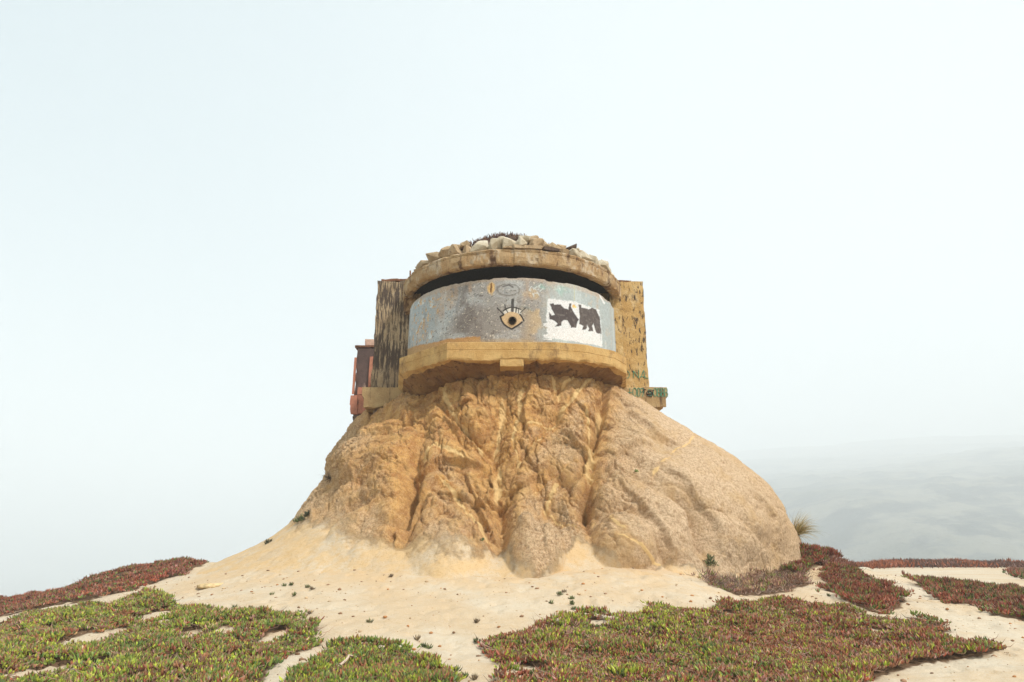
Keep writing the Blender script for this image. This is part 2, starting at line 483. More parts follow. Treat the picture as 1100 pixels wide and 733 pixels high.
def gap_mask(u, v):
    g = np.zeros(np.shape(u), bool)
    for cx, cy, rx, ry, a in GAPS:
        c, s = math.cos(R(a)), math.sin(R(a))
        du, dv = u - cx, v - cy
        g |= ((du * c + dv * s) / rx) ** 2 + ((-du * s + dv * c) / ry) ** 2 < 1.75
    return g

def patch_test(name, x, y, z, rag=1.0):
    u, v = project(np.stack([x, y, z], -1))
    p = np.stack([x * 1.5, y * 1.5, 0 * x], -1)
    u = u + rag * (9 * fbm(p, 41, 3)); v = v + rag * 3.0 * fbm(p * 1.3, 44, 3)
    return in_poly(u, v, POLY[name]) & ~gap_mask(u, v) & (y > 4)

def coords(lo, hi, step, outer, grow):
    mid = list(np.arange(lo, hi + 1e-6, step)); a, b = mid[0], mid[-1]; s = step
    left, right = [], []
    while a > -outer:
        s *= grow; a -= s; left.append(max(a, -outer))
    s = step
    while b < outer:
        s *= grow; b += s; right.append(min(b, outer))
    return np.array(left[::-1] + mid + right)

gx = coords(-12, 14, 0.062, 3700, 1.14); gy = coords(7.5, 22, 0.062, 3700, 1.14)
GX, GY = np.meshgrid(gx, gy)
GZ = ground_z(GX, GY)
_r = np.random.default_rng(21)                 # scuffs and footprints pressed into the sand
for _ in range(520):
    fx, fy = _r.uniform(-8, 12), 8.3 + 11 * _r.uniform()
    ix = np.searchsorted(gx, [fx - .5, fx + .5]); iy = np.searchsorted(gy, [fy - .5, fy + .5])
    sx, sy = np.meshgrid(gx[ix[0]:ix[1]] - fx, gy[iy[0]:iy[1]] - fy)
    a_ = _r.normal(0, .5); lx = sx * math.cos(a_) + sy * math.sin(a_); ly = -sx * math.sin(a_) + sy * math.cos(a_)
    q_ = np.hypot(lx / .065, ly / _r.uniform(.11, .17))
    GZ[iy[0]:iy[1], ix[0]:ix[1]] += _r.uniform(.6, 1.2) * (-.034 * np.exp(-q_ ** 2) + .016 * np.exp(-((q_ - 1.7) / .5) ** 2))
lit = np.zeros(GX.shape)
for nm in POLY:
    lit = np.maximum(lit, patch_test(nm, GX, GY, GZ, 0.8) * (0.8 if nm in ('scrub', 'corner') else 1.0))
for _ in range(4):
    lit[1:-1, 1:-1] = (lit[1:-1, 1:-1] * 2 + lit[:-2, 1:-1] + lit[2:, 1:-1] + lit[1:-1, :-2] + lit[1:-1, 2:]) / 6
thick = dict(left=0.05, centre=0.06, right=0.07, ridge=0.12, mid=0.08, mesa=0.08)
far = sstep(55, 120, np.hypot(GX - 10, GY - 10))
ground = link("ground", np_mesh("ground", np.stack([GX, GY, GZ - 0.01 * lit], -1).reshape(-1, 3), grid_faces(*GX.shape),
              attrs=dict(dirt=(sstep(10.6, 7.4, np.hypot(GX, (GY - 22) * 1.02)) * .85).ravel(), litter=lit.ravel(), far=far.ravel())), M_ground)
tag(ground, "pale tan trampled sand sloping up to the rock", kind="structure")

# ------------------------------------------------------------------ the rock mound under the bunker
ZL = np.array([5.3, 4.9, 4.4, 3.75, 3.3, 2.7, 2.2, 1.65, 1.2, .75, .3, -.25, -.8, -2.0])
TAB = {
  -180:[6,7,7.5,7.8,8,8.2,8.4,8.6,8.8,9,9.2,9.5,10,11],
  -130:[5,7.2,7.7,8.0,8.2,8.3,8.4,8.5,8.6,8.8,9,9.5,10.5,12],
  -90:[3.5,3.9,4.5,5.0,5.5,5.7,5.72,6.15,6.6,6.85,7.7,9.1,10.5,12],
  -60:[3.0,3.15,3.7,4.4,4.9,5.3,5.5,5.85,6.25,6.7,7.4,8.4,9.7,11.5],
  -30:[3.1,3.2,3.5,3.9,4.2,4.7,5.1,5.5,5.9,6.4,6.9,7.5,8.7,10.5],
  0:[3.2,3.3,3.5,3.75,3.95,4.3,4.65,5.1,5.5,5.95,6.5,7.4,8.4,10],
  25:[3.3,3.4,3.7,4.1,4.5,5.0,5.5,6.0,6.35,6.65,6.95,7.2,7.6,9],
  53:[3.4,3.6,4.2,4.9,5.5,6.15,6.6,6.95,7.2,7.4,7.5,7.55,7.9,9],
  80:[3.45,3.9,4.65,5.6,6.4,7.15,7.6,7.95,8.25,8.45,8.55,8.6,9,10],
  95:[3.5,4.0,4.75,5.75,6.6,7.35,7.75,8.05,8.4,8.7,8.8,8.9,9.3,10],
  130:[5,6,6.5,7,7.3,7.6,7.8,8,8.2,8.4,8.6,9,9.5,10],
  180:[6,7,7.5,7.8,8,8.2,8.4,8.6,8.8,9,9.2,9.5,10,11]}
ang = np.r_[np.linspace(-180, -122, 30, endpoint=False), np.linspace(-122, 122, 900, endpoint=False), np.linspace(122, 180, 30)]
zz = np.r_[np.linspace(5.3, 4.2, 60, endpoint=False), np.linspace(4.2, -0.9, 235, endpoint=False), np.linspace(-0.9, -2, 8)]
keys = sorted(TAB); T = np.array([TAB[k] for k in keys])
dz_ = np.linspace(-2, 5.3, 400)
Tz = np.array([np.interp(dz_, ZL[::-1], row[::-1]) for row in T])
ker = np.exp(-0.5 * (np.arange(-24, 25) / 9.0) ** 2); ker /= ker.sum()
Tz = np.array([np.convolve(np.pad(r, 24, mode='edge'), ker, 'valid') for r in Tz])
da = np.arange(-180, 181.0)
Ta = np.array([np.interp(da, keys, Tz[:, j]) for j in range(400)])
ker2 = np.exp(-0.5 * (np.arange(-24, 25) / 8.0) ** 2); ker2 /= ker2.sum()
Ta = np.array([np.convolve(np.pad(r[:-1], 24, mode='wrap'), ker2, 'valid') for r in Ta]); Ta = np.c_[Ta, Ta[:, :1]]
zi = np.clip((zz + 2) / 7.3 * 399, 0, 398.999); z0 = zi.astype(int); zf = zi - z0
Rz = Ta[z0] * (1 - zf[:, None]) + Ta[z0 + 1] * zf[:, None]
Rr = np.array([np.interp(ang, da, r) for r in Rz])
A_, Z_ = np.meshgrid(np.radians(ang), zz)
MX, MY, MZ = CX + Rr * np.sin(A_), CY - Rr * np.cos(A_), Z_ + CAMZ
MP = np.stack([MX, MY, MZ], -1)
MU, MV = project(MP)
FRONT = (np.cos(A_) > -0.45)
tu = np.gradient(MP, axis=1); tv = np.gradient(MP, axis=0)
NRM = np.cross(tu, tv); NRM /= np.linalg.norm(NRM, axis=-1)[..., None] + 1e-9
sgn = np.sign((NRM[..., 0] * np.sin(A_) - NRM[..., 1] * np.cos(A_)).mean()); NRM *= sgn

def gauss(d, w): return np.exp(-0.5 * (d / w) ** 2)
warp = 6.0 * fbm(MP * 0.9, 61, 5); warp2 = 6.0 * fbm(MP * 0.9, 65, 5)
WU, WV = MU + warp, MV + warp2
D = np.zeros(MU.shape); OR = np.zeros(MU.shape); VE = np.zeros(MU.shape)
GULLY = [  # polyline on the face, half-width in photo pixels, depth in metres, iron stain
  ([(459,420),(457,446),(447,493),(440,510),(447,536),(440,560),(430,584)], 8, 0.42, .6),
  ([(447,520),(446,545)], 5, 0.35, .6),
  ([(552,400),(540,440),(530,487),(535,522),(538,553),(532,600)], 11, 0.36, .9),
  ([(492,420),(488,455),(500,478),(516,487),(530,488)], 6, 0.26, .6),
  ([(512,400),(508,418),(514,442)], 4, 0.30, .2),
  ([(468,420),(478,450),(492,478),(508,496)], 4, 0.16, .5),
  ([(651,406),(647,446),(637,493),(631,531),(629,550),(640,580)], 7, 0.30, .7),
  ([(630,528),(629,552)], 7, 0.50, .4),
  ([(600,400),(598,440),(596,460)], 5, 0.16, .5),
  ([(575,520),(590,512),(606,522),(622,536)], 6, 0.20, .6),
  ([(552,509),(540,545),(538,590)], 8, 0.2, .8),
  ([(680,508),(708,527),(737,546),(750,569),(758,607)], 7, 0.34, .25),
  ([(668,490),(690,500),(712,522)], 5, 0.12, .2),
  ([(680,561),(696,574),(709,595),(721,613)], 6, 0.22, .3),
  ([(640,556),(662,545),(684,548),(700,570)], 4, 0.14, .3),
  ([(672,430),(690,452),(716,468),(745,480)], 6, 0.14, .1),
  ([(760,552),(790,566),(820,590)], 5, 0.10, .3),
  ([(500,505),(512,540),(524,570),(534,590)], 4, 0.15, .4),
  ([(462,548),(480,560),(500,575),(520,600)], 4, 0.10, .4),
  ([(400,455),(420,450),(445,452)], 6, 0.20, .5),
  ([(368,500),(395,488),(430,470)], 5, 0.14, .3),
  ([(356,530),(392,520),(430,498)], 5, 0.14, .3),
  ([(345,560),(380,548),(420,540)], 5, 0.12, .3),
]
for pts, w, dep, st in GULLY:
    d, t = seg_dist(WU, WV, pts)
    fall = (0.35 + .65 * sstep(0, 0.6, t)) * sstep(1.06, 0.85, t)
    prof_ = np.exp(-(np.abs(d) / w) ** 1.15)
    D -= dep * 0.95 * prof_ * fall
    D += 0.22 * dep * gauss(d - 2.4 * w, w) * fall
    OR = np.maximum(OR, st * gauss(d, w * 2.0))
LOBE = [  # centre, radii in photo pixels, bulge in metres
  (575,596,29,25,0.55),(564,580,11,14,0.22),(672,582,32,30,0.45),(480,575,42,58,0.29),(592,545,34,26,-0.30),
  (505,455,24,26,0.26),(470,520,26,34,0.15),(560,470,22,40,0.18),(618,470,22,46,0.16),(740,520,60,40,0.22),
  (800,560,42,50,0.28),(715,575,26,34,0.16),(420,520,30,40,0.18),(372,500,20,30,0.15),(690,470,22,30,0.10),(655,520,14,40,0.14)]
for cx, cy, rx, ry, h in LOBE:
    q2 = ((WU - cx) / (rx * 1.12)) ** 2 + ((WV - cy) / (ry * 1.12)) ** 2
    D += 1.15 * h * np.clip(1 - q2, 0, 1) ** (0.8 if h > .3 else 1.3)
STEP = [  # long creases: the face stands proud on one side and breaks off sharply on the other
  ([(466,425),(484,452),(503,476),(531,489)], .16, 13),([(436,520),(478,497),(528,507)], -.13, 12),([(462,532),(498,568),(534,602)], .15, 12),
  ([(428,584),(458,542),(484,516)], -.14, 12),([(452,494),(480,470),(504,438)], .11, 10),([(606,436),(584,474),(556,506)], -.13, 12),
  ([(572,532),(598,514),(622,500)], .12, 9),([(642,502),(622,484),(598,468)], .10, 10),([(655,412),(648,450),(634,500)], -.16, 10),
  ([(326,562),(380,522),(442,478)], .18, 9),([(344,578),(396,548),(452,520)], .18, 9),([(350,532),(390,496),(432,462)], .18, 9),([(372,592),(410,574),(446,560)], .15, 8),
  ([(360,502),(384,478),(412,454)], .15, 8),([(386,470),(420,462),(450,440)], -.10, 8),([(700,500),(736,530),(762,564),(772,604)], -.07, 10),
  ([(650,508),(682,536),(706,568),(722,604)], -.08, 9),([(664,424),(684,448),(702,470),(742,482)], -.12, 10),([(690,475),(664,490),(646,520)], .10, 11),
  ([(800,530),(824,560),(836,600)], -.07, 12),([(520,404),(514,432),(528,456)], .10, 9),([(570,402),(560,440),(566,476)], -.10, 10),([(500,505),(516,545),(532,572)], -.10, 9)]
for pts, h, w in STEP:
    d, t = seg_dist(WU, WV, pts)
    side = np.zeros(WU.shape); n_ = len(pts) - 1
    for k in range(n_):
        (ax, ay), (bx, by) = pts[k], pts[k + 1]
        cr = (bx - ax) * (WV - ay) - (by - ay) * (WU - ax)
        side = np.where((t * n_ >= k) & (t * n_ <= k + 1), np.sign(cr), side)
    ends = sstep(0, .18, t) * sstep(1, .82, t)
    D += h * ends * np.exp(-d / w) * side * sstep(0, 1.6, d)
    D -= .05 * ends * np.exp(-d / 1.5)
VEIN = [([(637,402),(603,440),(596,456),(581,478),(552,509)], 2.0),([(647,440),(640,462),(634,490),(630,520)], 3.4),([(627,440),(632,462),(633,482)], 1.6),
  ([(618,402),(604,418)], 1.4),([(592,402),(600,428)], 1.4),([(560,415),(553,460),(556,500)], 1.8),([(540,430),(535,480),(534,540)], 3.0),
  ([(553,470),(575,458),(596,456)], 1.2),([(575,530),(600,512),(618,500)], 1.3),([(590,545),(605,560),(622,572)], 1.2),([(640,555),(636,580)], 1.6),
  ([(475,410),(484,440),(500,470),(520,488)], 2.0),([(500,500),(470,480),(452,500)], 1.6),([(478,520),(510,560),(530,585)], 1.5),
  ([(745,470),(720,492),(700,510)], 1.4),([(660,585),(690,600),(712,608)], 1.2),([(600,520),(585,545)], 1.6),([(655,560),(668,580)], 1.0)]
for pts, w in VEIN:
    d, t = seg_dist(WU + 2 * fbm(MP * 4, 71, 2), WV, pts)
    e = gauss(d, w * (0.85 + .6 * fbm(MP * 1.7, 73, 2))) * sstep(0, .1, t + .05) * sstep(1.05, .9, t) * sstep(-.6, -.1, fbm(MP * 2.2, 74, 3))
    VE = np.maximum(VE, e); D += 0.022 * e * np.sign(fbm(MP * 1.3, 75, 2))
    OR = np.maximum(OR, 0.7 * gauss(d, w * 3))
sandline = np.interp(MU, [150,220,312,360,400,430,470,515,535,552,577,602,622,642,672,700,740,757,817,860,900],
                     [575,575,562,572,582,590,606,604,590,612,630,614,588,604,617,613,611,610,628,613,604]) + 14 * fbm(MP * 1.1, 145, 5)
soft = np.interp(MU, [300,430,520,600,680], [36, 28, 20, 16, 9]) * (1 + 1.2 * np.clip(fbm(MP * 1.4, 141, 4), -.5, 1))
SA = sstep(-soft, soft * 0.6, MV - sandline) * FRONT
rockw = 1 - 0.92 * SA
# weathering relief: runnels down the face, strata on the left shoulder, pits
run = np.stack([A_ * 7.0 + 0.6 * fbm(MP * .8, 81, 3), Z_ * 0.55, Rr * 0.3], -1)
left_w = sstep(470, 400, MU) * FRONT
rt_w = sstep(640, 720, MU)
strat = np.stack([(MX * 0.35 + MZ * 0.2) , MY * 0.6, (MZ * 1.0 - MX * 0.62) * 2.4], -1)
mid_w = np.clip(1 - left_w - rt_w, 0, 1)
D += rockw * (0.04 * fbm(run, 83, 4, True) * (0.35 + 0.65 * mid_w)
              + 0.15 * left_w * fbm(strat, 87, 5, True)
              + 0.07 * fbm(MP * 0.55, 90, 3)
              + (0.012 * mid_w + .03 * left_w + 0.012 * rt_w) * fbm(MP * 2.1, 94, 5, True)
              + 0.028 * fbm(MP * 6.0, 98, 4))
jag = np.abs(fbm(MP * 3.3, 103, 3)); 
for kk, (ax, az, fr) in enumerate(((1.0, 0.75, 1.1), (1.0, -0.7, 0.9), (1.0, 0.5, 2.2))):
    lin = np.stack([(MX * ax + MZ * az) * fr, MY * .5, (MZ * ax - MX * az) * fr * .16], -1) + .5 * np.stack([fbm(MP * 1.3, 170 + kk, 3)] * 3, -1)
    D -= rockw * (mid_w + .5 * left_w + .35 * rt_w) * (.055, .055, .025)[kk] * sstep(0.05, 0.0, np.abs(fbm(lin, 180 + 4 * kk, 2)))
wp = MP + 0.16 * np.stack([fbm(MP * 1.1, 121, 3), fbm(MP * 1.1, 124, 3), fbm(MP * 1.1, 127, 3)], -1)
def facets(q, n, seed, offset, tilt):
    r = np.random.default_rng(seed)
    flat = q.reshape(-1, 3); sel = np.where(FRONT.ravel())[0]
    seeds = flat[r.choice(sel, n)] + r.normal(0, .15, (n, 3))
    tl = r.normal(0, tilt, (n, 3)); of = r.normal(0, offset, n)
    res = np.zeros(len(flat)); crack = np.ones(len(flat)); s2 = (seeds ** 2).sum(1)
    for a in range(0, len(sel), 20000):
        ix = sel[a:a + 20000]; x = flat[ix].astype(np.float32)
        d = s2[None].astype(np.float32) - 2 * x @ seeds.T.astype(np.float32)
        k = d.argmin(1); rows_ = np.arange(len(ix)); d1 = d[rows_, k].copy(); d[rows_, k] = 1e9; d2 = d.min(1)
        xx = (x ** 2).sum(1); g = np.sqrt(np.maximum(d2 + xx, 0)) - np.sqrt(np.maximum(d1 + xx, 0))
        res[ix] = of[k] + ((x - seeds[k]) * tl[k]).sum(1); crack[ix] = g
    return res.reshape(q.shape[:2]), crack.reshape(q.shape[:2])
fq = wp * np.array([1.25, 1.0, .8]) + 0.16 * np.stack([fbm(MP * 3.3, 151, 3), fbm(MP * 3.3, 154, 3), fbm(MP * 3.3, 157, 3)], -1)
fa1, cr1 = facets(fq, 150, 5, .09, .30); fa2, cr2 = facets(fq, 1300, 6, .035, .32)
fw = rockw * (0.15 + .85 * mid_w + .55 * left_w) * np.clip(.75 + .9 * fbm(MP * .7, 160, 2), .2, 1.2)
D += fw * (np.clip(fa1, -.25, .25) * .34 + np.clip(fa2, -.1, .1) * .13 - .10 * sstep(.05, 0, cr1) * (fbm(MP * 1.9, 165, 2) > -.15) - .03 * sstep(.03, 0, cr2))
bl1 = np.abs(fbm(wp * np.array([.8, .8, .55]), 131, 2)); bl2 = np.abs(fbm(wp * np.array([2.1, 2.1, 1.5]), 134, 3)); bl3 = np.abs(fbm(wp * 5.2, 137, 3))
D += rockw * (0.05 * (bl1 - .2) * (.25 + .35 * mid_w + .3 * left_w) + 0.02 * (bl2 - .15) * (.15 + .85 * mid_w + .6 * left_w) + 0.03 * (bl3 - .15) * (1 - .6 * rt_w))
D -= rockw * (0.09 * sstep(.05, 0, bl1) * (mid_w + left_w * .8 + .5 * rt_w) + 0.06 * sstep(.05, 0, bl2) * (mid_w + left_w * .8) + .02 * sstep(.05, 0, bl3) * (1 - rt_w))
D += 0.035 * SA * fbm(MP * 3, 107, 5)
rim = sstep(0, 0.25, 5.3 - Z_)
# the core behind the face is hidden by the building: keep it quiet there
D = np.clip(D, -0.95, 1.15) * (0.3 + 0.7 * rim) * np.where(FRONT, 1, 0.5)
MP2 = MP + NRM * D[..., None]
region = 0.62 * np.exp(-(((MU - 530) / 95) ** 2 + ((MV - 440) / 75) ** 2)) + 0.45 * np.exp(-(((MU - 430) / 60) ** 2 + ((MV - 500) / 70) ** 2)) + 0.35 * np.exp(-(((MU - 470) / 70) ** 2 + ((MV - 580) / 40) ** 2))
OR = np.clip(OR * 0.85 + region * 0.85, 0, 1.2)
PA = rt_w * 0.9 * (1 - 0.5 * gauss(MU - 840, 25)) + 0.35 * sstep(520, 600, MV) * mid_w
V = MP2.reshape(-1, 3)
F = grid_faces(len(zz), len(ang))
if sgn > 0: F = F[:, ::-1]
nv = len(V)
cap_c = np.array([[CX, CY + 1, 5.3 + CAMZ + .02]])
V = np.vstack([V, cap_c]); nA = len(ang)
capF = np.array([[i, i + 1, nv, nv] for i in range(nA - 1)])
me = np_mesh("rock_mound", V, F, True, attrs=dict(orange=np.r_[OR.ravel(), 0], vein=np.r_[VE.ravel(), 0], sand=np.r_[SA.ravel(), 0], pale=np.r_[PA.ravel(), 0]))
mound = link("rock_mound", me, M_rock)
me2 = np_mesh("cap", np.vstack([MP2[0], cap_c]), np.array([[i, i + 1, nA] for i in range(nA - 1)]), False)
cap = link("mound_top", me2, M_rock, mound)
tag(mound, "tall eroded orange and tan granite mound carrying the bunker", kind="structure")

# nearest mound surface point to a pixel, for the small plants and stones that sit on it
_idx = np.where((np.cos(A_) > -0.2).ravel())[0]
_u2, _v2 = project(MP2.reshape(-1, 3)[_idx])
def on_mound(px, py):
    dd = (_u2 - px) ** 2 + (_v2 - py) ** 2
    cand = _idx[np.argsort(dd)[:6]]
    pts = MP2.reshape(-1, 3)[cand]
    k = np.argmin(pts[:, 1])
    return pts[k], NRM.reshape(-1, 3)[cand[k]]

# ------------------------------------------------------------------ the bunker
RW = 3.47
bunker = empty("bunker", (CX, CY, 5.7))
tag(bunker, "round-fronted concrete lookout bunker with painted eye, perched on the rock mound", "bunker")
def bk(o):                        # parent without moving
    o.parent = bunker
    o.matrix_parent_inverse = Matrix.Translation(Vector((-CX, -CY, -5.7)))
    return o

zw_top = at(550, 298.5, CY - RW)[2]; zw_bot = at(550, 369, CY - RW)[2]
# --- curved front wall: a dense sheet so the spray paint can be drawn on it
nT, nH = 900, 210
th = np.radians(np.linspace(-104, 104, nT)); hz = np.linspace(zw_bot - 0.25, zw_top, nH)
TH, HZ = np.meshgrid(th, hz)
WPt = np.stack([CX + RW * np.sin(TH), CY - RW * np.cos(TH), HZ], -1)
nz = 0.012 * fbm(WPt * 1.6, 201, 4) + 0.006 * fbm(WPt * 9, 204, 3)
topchip = np.clip(fbm(np.stack([TH * 9, TH * 0, TH * 0], -1), 210, 4), 0, 1) * sstep(zw_top - 0.12, zw_top, HZ)
WPt[..., 2] -= topchip * 0.10
WPt[..., 0] += nz * np.sin(TH); WPt[..., 1] -= nz * np.cos(TH)
wu, wv = project(np.stack([CX + RW * np.sin(TH), CY - RW * np.cos(TH), HZ], -1))
Q = np.stack([TH * RW, 0 * TH, HZ], -1)
C = np.empty((*TH.shape, 3))
lf = sstep(520, 470, wu + 40 * fbm(Q * .8, 220, 3)); rf = sstep(575, 600, wu + 10 * fbm(Q, 222, 3))
blue, brown, palec = srgb(166, 177, 182), srgb(136, 130, 124), srgb(162, 172, 173)
C[:] = brown
def lay(col, m): C[:] = C * (1 - m[..., None]) + np.asarray(col) * m[..., None]
lay(blue, lf * (0.75 + .35 * fbm(Q * 1.2, 224, 3)).clip(0, 1)); lay(palec, rf * 0.85)
up = sstep(340, 308, wv + 14 * fbm(Q * 1.4, 226, 3))
lay(srgb(150, 150, 148), 0.55 * up * (1 - rf) * (1 - lf))
lay(srgb(100, 92, 88), 0.65 * sstep(0.05, 0.5, fbm(np.stack([Q[..., 0] * 2.2, Q[..., 1], Q[..., 2] * .5], -1), 230, 4)) * (1 - rf))
lay(srgb(205, 212, 212), 0.6 * sstep(0.18, 0.45, fbm(Q * 4.0, 234, 6)) * lf)
lay(srgb(196, 160, 110), 0.75 * sstep(0.16, 0.34, fbm(Q * 9, 240, 5)) * sstep(.0, .25, fbm(Q * 1.1, 246, 2) + .25 * lf) * (1 - .7 * rf))
lay(srgb(206, 196, 178), 0.8 * sstep(0.46, 0.56, fbm(Q * 24, 250, 3)) * (1 - rf))
lay(srgb(176, 138, 98), 0.40 * sstep(0.1, 0.5, fbm(np.stack([Q[..., 0] * 4, Q[..., 1], Q[..., 2] * 1.1], -1), 248, 5)) * (1 - .75 * rf))
lay(srgb(176, 180, 180), 0.5 * sstep(0.05, 0.4, fbm(Q * 1.7, 252, 4)) * (1 - rf))
lay(srgb(84, 76, 72), 0.7 * sstep(0.40, 0.52, fbm(Q * 17, 255, 4)) * (1 - .6 * rf))
lay(srgb(120, 178, 165), 0.55 * sstep(0.12, 0.4, fbm(Q * 2.6, 260, 4)) * gauss(wu - 590, 14) * sstep(345, 315, wv))
lay(srgb(190, 160, 112), 0.5 * sstep(0.0, 0.35, fbm(Q * 3, 263, 4)) * gauss(wu - 578, 10))
lay(srgb(170, 150, 130), sstep(302.5, 299.5, wv - (wu - 550) ** 2 * 0.0022) * 0.6)
lay(srgb(186, 194, 193), rf * 0.4 * sstep(0.0, 0.4, fbm(np.stack([Q[..., 0] * 5, Q[..., 1], Q[..., 2] * .8], -1), 266, 3)))
lay(srgb(120, 112, 108), 0.5 * gauss(wu - 516, 1.6) * sstep(315, 335, wv))        # old formwork joints
lay(srgb(120, 120, 116), 0.35 * gauss(wu - 586, 1.2))
C *= 1.28
# white-washed panel with two bare patches left in it
k1 = 7.33
panel = [(589,320.5),(617.7,324.3),(643.7,333.4),(646,355),(647,372.3),(640,371),(621.8,367.8),(597.3,364.2),(585,361.8),(587.5,353),(586.4,345),(588,333)]
rag = 1.1 * fbm(Q * np.array([14, 1, 14]), 270, 3)
left_rag = 4.5 * sstep(600, 587, wu) * sstep(336, 350, wv) * np.clip(fbm(Q * np.array([2., 1, 26]), 272, 2), -1, 1)
pm = sstep(0.9, -0.9, signed(wu, wv, panel) + rag + left_rag)
lay(srgb(236, 240, 242), pm)
lay(srgb(206, 214, 218), pm * 0.45 * sstep(0.1, 0.5, fbm(Q * np.array([2, 1, 8]), 274, 4)))
def z2(pts): return [(570 + x / k1, 300 + y / k1) for x, y in pts]
beast1 = z2([(155,195),(180,188),(187,203),(235,200),(265,232),(300,240),(305,195),(318,193),(318,220),(332,252),(350,280),(378,318),(362,350),(356,381),(320,381),(300,345),(288,326),(260,320),(242,338),(242,366),(194,373),(215,352),(175,322),(150,316),(146,260),(165,288),(192,280),(166,232)])
beast2 = z2([(378,200),(395,203),(402,225),(455,240),(485,228),(515,240),(532,282),(545,300),(554,430),(522,424),(508,400),(495,345),(480,370),(492,408),(452,408),(465,390),(445,355),(435,397),(408,396),(415,370),(383,352),(390,290)])
for b, c in ((beast1, srgb(84, 76, 75)), (beast2, srgb(96, 88, 85))):
    m = sstep(0.55, -0.55, signed(wu, wv, b) - 0.25 + 0.55 * fbm(Q * 16, 280, 3))
    lay(c, m); lay(srgb(128, 120, 116), m * 0.5 * sstep(0.2, 0.5, fbm(Q * 12, 284, 3)))
def dab(cx, cy, rx, ry, col, a=1.0):
    lay(srgb(*col), a * sstep(1.25, 0.75, np.hypot((wu - cx) / rx, (wv - cy) / ry) + .25 * fbm(Q * 12, 290, 2)))
def stroke(pts, w, col, a=1.0, rough=0.0):
    d, _ = seg_dist(wu, wv, pts)
    lay(srgb(*col), a * sstep(w / 2 + 0.35, w / 2 - 0.35, d + rough * fbm(Q * 16, 292, 2)))
dab(616.3, 329, 1.7, 1.9, (232, 186, 120)); dab(618.3, 330, 1, 1, (240, 214, 130))
def ell(cx, cy, rx, ry, a0=0, a1=360, n=24):
    return [(cx + rx * math.cos(R(a0 + (a1 - a0) * i / n)), cy - ry * math.sin(R(a0 + (a1 - a0) * i / n))) for i in range(n + 1)]
# faded older eye above
for rx, ry, c in ((16, 8.5, (172, 172, 170)), (12, 6, (108, 102, 98)), (9.5, 4.5, (170, 170, 168))):
    stroke(ell(546, 311.5, rx, ry), 1.6, c, .6, .8)
stroke(ell(545, 312.5, 3.2, 3), 1.4, (150, 152, 152), .8, .4); stroke([(540, 308), (547, 306.4), (551, 308.6)], 1.7, (88, 82, 80), .8, .5)
stroke([(533, 318), (545, 321), (556, 317)], 1.5, (170, 170, 168), .55, .6); stroke([(556, 313), (553, 325)], 2.2, (176, 178, 176), .5, .8)
dab(527.6, 310, 4.0, 6.6, (214, 178, 122)); stroke([(527.8, 305), (527.4, 313.5)], 1.7, (100, 62, 36), .9, .5)
for i in range(14):                                                            # white scribble, upper right of the eye
    a = (570 + 11 * random.random(), 307 + 9 * random.random()); b = (a[0] + random.uniform(-4, 4), a[1] + random.uniform(-4, 4)); stroke([a, b], .9, (208, 214, 214), .8)
for i in range(10):
    a = (506 + 10 * random.random(), 306 + 12 * random.random()); b = (a[0] + random.uniform(-4, 4), a[1] + random.uniform(-3, 3)); stroke([a, b], .8, (92, 92, 92), .5)
for i in range(9):
    a = (597 + 8 * random.random(), 303 + 9 * random.random()); b = (a[0] + random.uniform(-3, 3), a[1] + random.uniform(-3, 3)); stroke([a, b], .8, (214, 218, 218), .6)
stroke([(617, 306), (617, 323)], .8, (196, 190, 130), .6); stroke([(643, 312), (645, 319), (649, 326)], 1.8, (232, 236, 236), .9)
stroke(ell(652, 345, 5, 10, 200, 340), 1.2, (170, 174, 172), .5); stroke(ell(651, 362, 6, 12, 30, 200), 1.2, (165, 170, 168), .5)
# painted eye around the drain hole
K = (52, 48, 48); TAN = (208, 178, 138)
eye = [(538, 341), (541, 338.2), (546, 335.6), (550.5, 334.8), (556, 336.8), (560, 340), (561.6, 344), (556.5, 349), (550, 353), (544, 350.5), (540, 346)]
lay(srgb(226, 222, 212), sstep(.6, -.6, signed(wu, wv, [(541, 334.8), (549, 330.6), (559.5, 333), (560, 338), (550, 335), (541.5, 338)])) * .9)
lay(srgb(*TAN), sstep(.5, -.5, signed(wu, wv, eye)))
dab(550.4, 345, 5.6, 5.4, (190, 150, 104), .45)
stroke([(537.5, 340.3), (539, 345), (541.8, 349), (545.5, 351.6), (549.8, 353.6), (556.5, 349.6), (560.5, 346.6)], 1.9, K)
stroke([(537.5, 340.3), (541, 338.4)], 1.7, K); stroke([(558.5, 337.8), (561, 341.2), (562.7, 344.8)], 1.6, K)
stroke([(540.5, 334.4), (544, 331.8), (549, 330.3), (554.5, 330.7), (559.3, 332.6)], 1.2, K)
stroke([(550.7, 322.6), (550.5, 334)], 3.3, (70, 66, 65), .95, .4)
for a, b, w in (((534.4, 331.4), (541, 337.8), 1.5), ((542.3, 327.4), (543.2, 333), 1.0), ((544, 333), (545.4, 336), 1.1), ((554.6, 331), (554.2, 335.5), 1.4), ((557, 331.6), (557, 336.5), 1.0), ((565, 330.6), (558.8, 336.2), .9)):
    stroke([a, b], w, K, .95)
hole_d = np.hypot(wu - 550.4, wv - 344.8)
# plaster skirting scraped off along the bottom
lay(srgb(196, 146, 84), 0.9 * sstep(1.0, -1.0, signed(wu, wv, [(430, 400), (430, 379), (445, 372), (480, 364.8), (500, 362.4), (515.5, 361.8), (516, 380)]) + fbm(Q * 9, 296, 2)))
lay(srgb(188, 160, 118), 0.5 * sstep(362.5, 367, wv - 0.0009 * (wu - 540) ** 2 + 2.5 * fbm(Q * 3, 298, 3)))
C = np.clip(C * 1.10, 0, .84)
